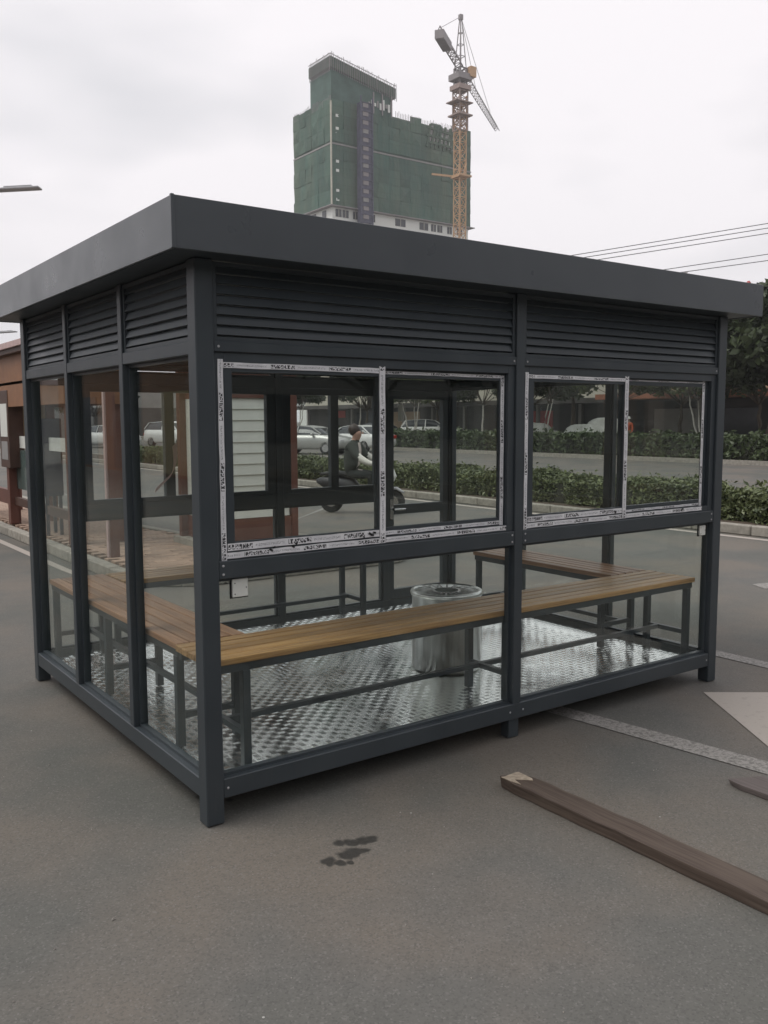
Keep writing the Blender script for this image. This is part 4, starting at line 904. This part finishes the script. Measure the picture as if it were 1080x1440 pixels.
rb = thing('roof_beacon', 'small red beacon mast far beyond the shop row', 'mast', (82.4, 49.5, 0)); MB().tube([(0, 0, 0), (0, 0, 14.7)], [.2, .12], 8).build('mast', 'lampgrey', rb); MB().lathe([(.1, 14.7), (.26, 14.8), (.26, 15.5), (.1, 15.7)], 10, cap=True).build('beacon', 'redsign', rb)
CG = 'overhead cables crossing above the kiosk roof'
for ci, (p, q, sag) in enumerate((((17.0, 14.9, 6.17), (24.5, 9.7, 7.62), .05), ((17.3, 14.67, 6.12), (24.5, 9.6, 7.48), .05), ((17.5, 14.5, 6.04), (24.5, 9.55, 7.32), .05), ((19.0, 13.42, 5.76), (24.5, 9.5, 6.73), .04), ((19.4, 13.12, 5.70), (24.5, 9.48, 6.52), .04))):
    # extend each span well past both ends of the view
    p, q = Vector(p), Vector(q); d_ = q-p; p2, q2 = p-d_*2.0, q+d_*1.2; n = 24; pts = []
    for i in range(n+1):
        f_ = i/n; pts.append(p2.lerp(q2, f_)-Vector((0, 0, 4*sag*f_*(1-f_)))+Vector((0, 0, 4*sag*.25*.9)))
    c0 = Vector((pts[0].x, pts[0].y, 0)); cb_ = MB().tube([a-c0 for a in pts], .011, 6, False).build('overhead_cable', 'cable', None, True); cb_.location = c0
    tag(cb_, ('topmost of the three higher overhead cables', 'middle one of the three higher overhead cables', 'lowest of the three higher overhead cables', 'upper cable of the lower pair above the roof end', 'lower cable of the lower pair above the roof end')[ci], 'cable', CG)

# ------------------------------------------------------------------ cars
MAT['car_white'] = flat('car_white', (.68, .68, .66), .28, var=.03); MAT['car_silver'] = flat('car_silver', (.42, .42, .40), .3, .3, var=.04); MAT['car_dark'] = flat('car_dark', (.05, .05, .055), .3)
MAT['tail'] = flat('tail_lamp_red', (.40, .03, .02), .3); MAT['headl'] = flat('headlamp_lens', (.6, .6, .6), .15)
def car(label, loc, rz, paint, prof='sedan', group='cars beyond the hedges'):
    t = thing('parked_car', label, 'car', loc, rz, group); Ln, Wd = (4.5, 1.78) if prof == 'sedan' else (4.5, 1.84)
    top = {'sedan': [(-2.25, .62), (-2.2, .92), (-1.75, 1.0), (-1.05, 1.40), (-.2, 1.46), (.5, 1.38), (1.2, .98), (2.0, .84), (2.22, .62)], 'suv': [(-2.25, .7), (-2.2, 1.1), (-2.05, 1.2), (-1.75, 1.62), (-.3, 1.70), (.45, 1.60), (1.1, 1.12), (2.0, .98), (2.22, .7)]}[prof]
    belt = 1.0 if prof == 'sedan' else 1.14
    xs = np.linspace(-2.25, 2.22, 28); zt = np.interp(xs, [p[0] for p in top], [p[1] for p in top])
    # lower body
    v = []; f = []; secs = []
    for x, z in zip(xs, zt):
        e = max(0, (abs(x)-1.7)/.55); hw = Wd/2*(1-.16*e*e); zb = min(z, belt); z0 = .26+.12*e
        secs.append([(-hw*.92, z0), (-hw, z0+.12), (-hw, (z0+zb)/2+.1), (-hw*.95, zb), (hw*.95, zb), (hw, (z0+zb)/2+.1), (hw, z0+.12), (hw*.92, z0)])
    for x, s_ in zip(xs, secs): v += [(x, a, b_) for a, b_ in s_]
    for i in range(len(xs)-1):
        for j in range(8): f.append((i*8+j, i*8+(j+1) % 8, (i+1)*8+(j+1) % 8, (i+1)*8+j))
    f += [tuple(range(8)), tuple(range((len(xs)-1)*8, len(xs)*8))]
    body = MB().add(v, f).build('body', paint, t, True)
    # greenhouse: glazing and roof
    gi = [i for i in range(len(xs)) if zt[i] > belt-.02]; g_ = MB(); rfm = MB(); v = []; f = []; rv = []
    for i in gi:
        z = max(zt[i], belt+.005); k = (z-belt)/.5; hw = Wd/2*.94; ht = hw*(1-.2*min(1, k)); v += [(xs[i], -hw, belt-.005), (xs[i], -ht, z-.02), (xs[i], ht, z-.02), (xs[i], hw, belt-.005)]
        rv.append((xs[i], ht*.97, z))
    for q in range(len(gi)-1):
        for j in range(3): f.append((q*4+j, q*4+j+1, q*4+5+j, q*4+4+j))
    g_.add(v, f); g_.build('glazing', 'win', t, True)
    r2 = [p for p in rv if p[2] > max(zt)-.14]
    for a, b_ in zip(r2[:-1], r2[1:]): rfm.add([(a[0], -a[1], a[2]-.035), (a[0], a[1], a[2]-.035), (b_[0], b_[1], b_[2]-.035), (b_[0], -b_[1], b_[2]-.035), (a[0], -a[1], a[2]+.01), (a[0], a[1], a[2]+.01), (b_[0], b_[1], b_[2]+.01), (b_[0], -b_[1], b_[2]+.01)], BOXF)
    rfm.build('roof', paint, t)
    for s_ in (-1, 1):
        pl = MB(); hw = Wd/2*.94
        for i in range(len(rv)-1):
            a, b_ = rv[i], rv[i+1]
            if a[2] < max(zt)-.12 or b_[2] < max(zt)-.12: pl.bar((a[0], s_*a[1]*1.02, a[2]-.01), (b_[0], s_*b_[1]*1.02, b_[2]-.01), .06, .05)
        for x in (-.35,): pl.bar((x, s_*hw, belt), (x+.05, s_*hw*.81, max(zt)-.04), .07, .05)
        pl.build('pillars', paint, t)
        for x in (-1.38, 1.36):
            wh = MB().lathe([(.19, -.1), (.31, -.1), (.325, -.05), (.325, .06), (.31, .1), (.19, .1)], 22, (x, s_*(Wd/2-.10), .325), axis='Y', cap=True).build('wheel', 'rubber', t, True)
            MB().lathe([(.03, 0), (.19, .0), (.205, .02)], 16, (x, s_*(Wd/2+.004), .325), axis='Y', cap=True).build('rim', 'chrome', wh)
        MB().box(-2.26, -2.16, s_*.62-.16, s_*.62+.16, .74, .92).build('tail_light', 'tail', t, bev=.02); MB().box(2.06, 2.19, s_*.6-.18, s_*.6+.18, .62, .76).build('headlight', 'headl', t, bev=.02)
        MB().obox((.62, s_*(Wd/2+.05), belt+.02), .12, .16, .12).build('mirror', paint, t, bev=.02)
    MB().box(-2.255, -2.24, -.26, .26, .55, .67).build('number_plate', 'navy', t)
    return t
fwa = .9456
car('silver sedan seen through the rear window left of the scooter rider', (22.4, 36.2, 0), R(-62), 'car_silver')
car('white sedan showing red tail lights behind the scooter rider', (26.2, 37.5, 0), R(100), 'car_white')
car('white sport utility car behind the hedge seen through the narrow end pane', (22.2, 53.5, 0), R(-70), 'car_white', 'suv')
car('white sedan parked in line with the sport utility car', (18.0, 54.0, 0), R(-75), 'car_white')
car('white sport utility car behind the far hedge seen through the door glass', (40.5, 49.0, .1), R(-35), 'car_white', 'suv')
car('dark sedan parked before the cream shop building', (40, 54.5, .1), R(-60), 'car_dark')
car('pale sedan half hidden behind the far hedge by the terracotta eave', (39.6, 37.6, .1), R(-80), 'car_silver')
# covered motorbikes (white tarpaulins)
MAT['tarp'] = flat('white_tarpaulin', (.60, .61, .56), .7, var=.08)
def cover(label, loc, rz, s_):
    n, m2 = 18, 9; v = []; f = []
    for i in range(m2+1):
        a = i/m2*math.pi/2
        for j in range(n):
            th = 2*math.pi*j/n; r_ = (1+.08*math.sin(3*th+i)+.06*math.sin(7*th))*math.cos(a)**.55; zz = math.sin(a)*(1+.18*math.cos(2*th+.6))
            v.append((r_*math.cos(th)*.85*s_, r_*math.sin(th)*.42*s_, zz*.95*s_))
    for i in range(m2):
        for j in range(n): f.append((i*n+j, i*n+(j+1) % n, (i+1)*n+(j+1) % n, (i+1)*n+j))
    f.append(tuple(range(n))); o = MB().add(v, f).build('covered_motorbike', 'tarp', None, True); o.location = loc; o.rotation_euler = (0, 0, rz)
    tag(o, label, 'motorbike', 'motorbikes under white covers')
cover('motorbike under a rumpled white cover beside a street tree', (33.8, 28.0, .1), R(-40), 1.25); cover('taller motorbike under a white cover next to the grey trunk', (35.2, 27.6, .1), R(-20), 1.55)
cover('low white-covered bike behind the hedge by the window post', (34.2, 31.6, .1), R(-60), 1.3)

# ------------------------------------------------------------------ scooter and rider
SL = (7.74, 10.16, 0); SR = math.atan2(-.80, .60)
st = thing('motor_scooter', 'grey motor scooter crossing the road behind the kiosk', 'scooter', SL, SR); st.scale = (.95,)*3
for x in (-.62, .64):
    wh = MB().lathe([(.12, -.045), (.205, -.05), (.24, -.02), (.24, .02), (.205, .05), (.12, .045)], 22, (x, 0, .24), axis='Y', cap=True).build('wheel', 'rubber', st, True)
    MB().lathe([(.03, -.052), (.125, -.052), (.125, .052), (.03, .052)], 14, (x, 0, .24), axis='Y', cap=True).build('rim', 'chrome', wh)
def loft(name, secs, mat, parent):
    v = []; f = []; n = 10
    for (x, z, hw, hh) in secs:
        for j in range(n): a = 2*math.pi*j/n; v.append((x, hw*math.copysign(abs(math.cos(a))**.7, math.cos(a)), z+hh*math.copysign(abs(math.sin(a))**.7, math.sin(a))))
    for i in range(len(secs)-1):
        for j in range(n): f.append((i*n+j, i*n+(j+1) % n, (i+1)*n+(j+1) % n, (i+1)*n+j))
    f += [tuple(range(n)), tuple(range((len(secs)-1)*n, len(secs)*n))]; return MB().add(v, f).build(name, mat, parent, True)
loft('rear_body', [(-.92, .62, .05, .04), (-.75, .60, .13, .12), (-.45, .56, .17, .17), (-.15, .50, .16, .17), (.0, .40, .12, .12)], 'darkgrey', st)
loft('seat', [(-.82, .76, .10, .03), (-.5, .78, .15, .05), (-.1, .74, .14, .05), (.05, .70, .09, .03)], 'rubber', st)
MB().box(-.05, .42, -.15, .15, .28, .34).build('footboard', 'darkgrey', st, bev=.02)
fs = MB(); fs.add([(.40, -.20, .34), (.40, .20, .34), (.60, .22, .72), (.52, .16, .98), (.52, -.16, .98), (.60, -.22, .72), (.46, -.18, .34), (.46, .18, .34), (.67, .18, .72), (.58, .13, .98), (.58, -.13, .98), (.67, -.18, .72)], [(0, 1, 2, 5), (5, 2, 3, 4), (6, 11, 8, 7), (11, 10, 9, 8), (0, 6, 7, 1), (1, 7, 8, 2), (2, 8, 9, 3), (3, 9, 10, 4), (4, 10, 11, 5), (5, 11, 6, 0)]); fs.build('front_shield', 'white', st, bev=.01)
MB().tube([(.64, 0, .24), (.56, 0, .6), (.50, 0, 1.0)], [.03, .035, .03], 8).tube([(.42, -.33, 1.02), (.50, 0, 1.0), (.42, .33, 1.02)], .014, 8).build('steering_column', 'darkgrey', st, True)
loft('front_mudguard', [(.40, .42, .05, .03), (.55, .50, .07, .03), (.72, .50, .07, .03), (.86, .42, .05, .02)], 'lampgrey', st)
MB().tube([(.46, .30, 1.05), (.42, .34, 1.22)], .008, 6).tube([(.46, -.30, 1.05), (.42, -.34, 1.22)], .008, 6).obox((.42, .35, 1.26), .02, .12, .08).obox((.42, -.35, 1.26), .02, .12, .08).build('mirror', 'darkgrey', st)
MB().tube([(-.3, -.17, .27), (-.72, -.18, .36)], [.04, .055], 10).build('exhaust', 'chrome', st, True)
MB().lathe([(.02, .0), (.08, .0), (.09, -.04)], 14, (.63, 0, .86), axis='X', cap=True).build('headlight', 'headl', st)

def skin_body(name, verts, edges, rads, mats, assign, parent, root=0, sub=2):
    me = bpy.data.meshes.new(name+'_cage'); me.from_pydata(verts, edges, []); o = bpy.data.objects.new(name+'_cage', me); C.objects.link(o)
    sk = o.modifiers.new('skin', 'SKIN'); ly = me.skin_vertices[0].data if me.skin_vertices else None
    if ly is None: bpy.context.view_layer.update(); ly = me.skin_vertices[0].data
    for i, r_ in enumerate(rads): ly[i].radius = r_ if isinstance(r_, tuple) else (r_, r_); ly[i].use_root = (i == root)
    sk.use_smooth_shade = True; sb = o.modifiers.new('sub', 'SUBSURF'); sb.levels = sub; sb.render_levels = sub
    dg = bpy.context.evaluated_depsgraph_get(); nm = bpy.data.meshes.new_from_object(o.evaluated_get(dg)); bpy.data.objects.remove(o)
    nm.materials.clear()
    for m_ in mats: nm.materials.append(MAT[m_])
    for p in nm.polygons: p.material_index = assign(p.center); p.use_smooth = True
    return link(name, nm, None, parent)
pr = thing('person', 'person in a dark jacket riding the scooter with white sleeves', 'person', SL, SR); pr.scale = (.98,)*3; pr.location.z = -.09
V_ = [(-.20, 0, .86), (-.19, 0, 1.02), (-.17, 0, 1.20), (-.14, 0, 1.36), (-.12, 0, 1.44), (-.10, 0, 1.50), (-.075, 0, 1.58), (-.085, 0, 1.66),
      (-.13, .17, 1.36), (.02, .27, 1.16), (.26, .31, 1.05), (.40, .30, 1.04), (-.13, -.17, 1.36), (.02, -.27, 1.16), (.26, -.31, 1.05), (.40, -.30, 1.04),
      (-.16, .10, .84), (.24, .14, .82), (.22, .13, .42), (.34, .13, .37), (-.16, -.10, .84), (.24, -.14, .82), (.22, -.13, .42), (.34, -.13, .37)]
E_ = [(0, 1), (1, 2), (2, 3), (3, 4), (4, 5), (5, 6), (6, 7), (3, 8), (8, 9), (9, 10), (10, 11), (3, 12), (12, 13), (13, 14), (14, 15), (0, 16), (16, 17), (17, 18), (18, 19), (0, 20), (20, 21), (21, 22), (22, 23)]
R_ = [(.19, .16), (.20, .17), (.22, .17), (.21, .15), .075, .075, .10, .085, .095, .08, .055, .035, .095, .08, .055, .035, .10, .075, .05, .045, .09, .075, .05, .045]
def asg(c):
    if c.z > 1.47: return 0
    if c.x > .38 and c.z > .98: return 0
    if c.x > .06 and c.z > .96: return 3
    if c.z > .90: return 2 if (c.x > -.075 and abs(c.y) < .075 and c.z < 1.42) else 1
    return 4
bd_ = skin_body('body', V_, E_, R_, ['skin', 'jacket', 'shirt', 'sleeve', 'trouser'], asg, pr)
hair = MB().lathe([(.0, .125), (.055, .115), (.092, .07), (.102, .02), (.098, -.03), (.07, -.07)], 16).build('hair', 'hair', pr, True); hair.location = (-.128, 0, 1.645); hair.rotation_euler = (0, R(-30), 0); hair.scale = (1.08, 1.08, 1.1)
MB().lathe([(.0, .03), (.014, .01), (.018, -.012), (.0, -.016)], 8).build('nose', 'skin', pr, True).location = (.034, 0, 1.60)
for s_ in (-1, 1):
    MB().obox((.41, s_*.30, 1.04), .09, .07, .035).build('hand', 'skin', pr, True, bev=.012)
    fg = MB()
    for k in range(4): fg.tube([(.44, s_*(.275+.02*k), 1.05), (.475, s_*(.275+.02*k), 1.035), (.47, s_*(.275+.02*k), 1.005)], [.009, .009, .007], 6)
    fg.tube([(.40, s_*.262, 1.03), (.44, s_*.25, 1.01)], [.010, .008], 6); fg.build('fingers', 'skin', pr, True)
    MB().obox((.36, s_*.13, .365), .25, .09, .07).build('shoe', 'rubber', pr, bev=.02)
# worker in orange behind the far hedge
wk = thing('person', 'worker in an orange vest and white cap behind the far hedge', 'person', (36.6, 27.3, .1), R(200))
V2 = [(0, 0, .92), (0, 0, 1.1), (0, 0, 1.3), (0, 0, 1.42), (0, 0, 1.5), (.02, 0, 1.6), (.02, 0, 1.68), (0, .18, 1.40), (.05, .24, 1.14), (.16, .22, .92), (0, -.18, 1.40), (.05, -.24, 1.14), (.16, -.22, .92), (0, .1, .88), (.02, .11, .48), (0, .11, .07), (.1, .11, .04), (0, -.1, .88), (.05, -.11, .48), (-.03, -.11, .07), (.07, -.11, .04)]
E2 = [(0, 1), (1, 2), (2, 3), (3, 4), (4, 5), (5, 6), (3, 7), (7, 8), (8, 9), (3, 10), (10, 11), (11, 12), (0, 13), (13, 14), (14, 15), (15, 16), (0, 17), (17, 18), (18, 19), (19, 20)]
R2 = [(.15, .12), (.15, .11), (.17, .12), .15, .06, .09, .075, .07, .055, .04, .07, .055, .04, .09, .065, .05, .045, .09, .065, .05, .045]
skin_body('body', V2, E2, R2, ['skin', 'orange', 'trouser'], lambda c: 0 if (c.z > 1.47 or (c.z < .99 and abs(c.y) > .19)) else (1 if c.z > .9 else 2), wk)
MB().lathe([(0, .12), (.06, .11), (.10, .06), (.105, .0), (.14, -.005), (.14, -.015), (.1, -.015)], 14, (.02, 0, 1.67)).build('cap', 'white', wk, True)

# ------------------------------------------------------------------ thin haze over the far city
hm = bpy.data.materials.new('thin_haze'); hm.use_nodes = True; hn = hm.node_tree; hn.nodes.clear()
ho_ = nd(hn, 'ShaderNodeOutputMaterial'); pvn = nd(hn, 'ShaderNodeVolumePrincipled'); pvn.inputs['Density'].default_value = .0006; pvn.inputs['Color'].default_value = (.95, .95, .97, 1)
hn.links.new(pvn.outputs[0], ho_.inputs['Volume'])
kind(MB().box(-620, 920, -620, 920, -1, 95).build('haze', hm), 'stuff', 'thin pale haze in the air')
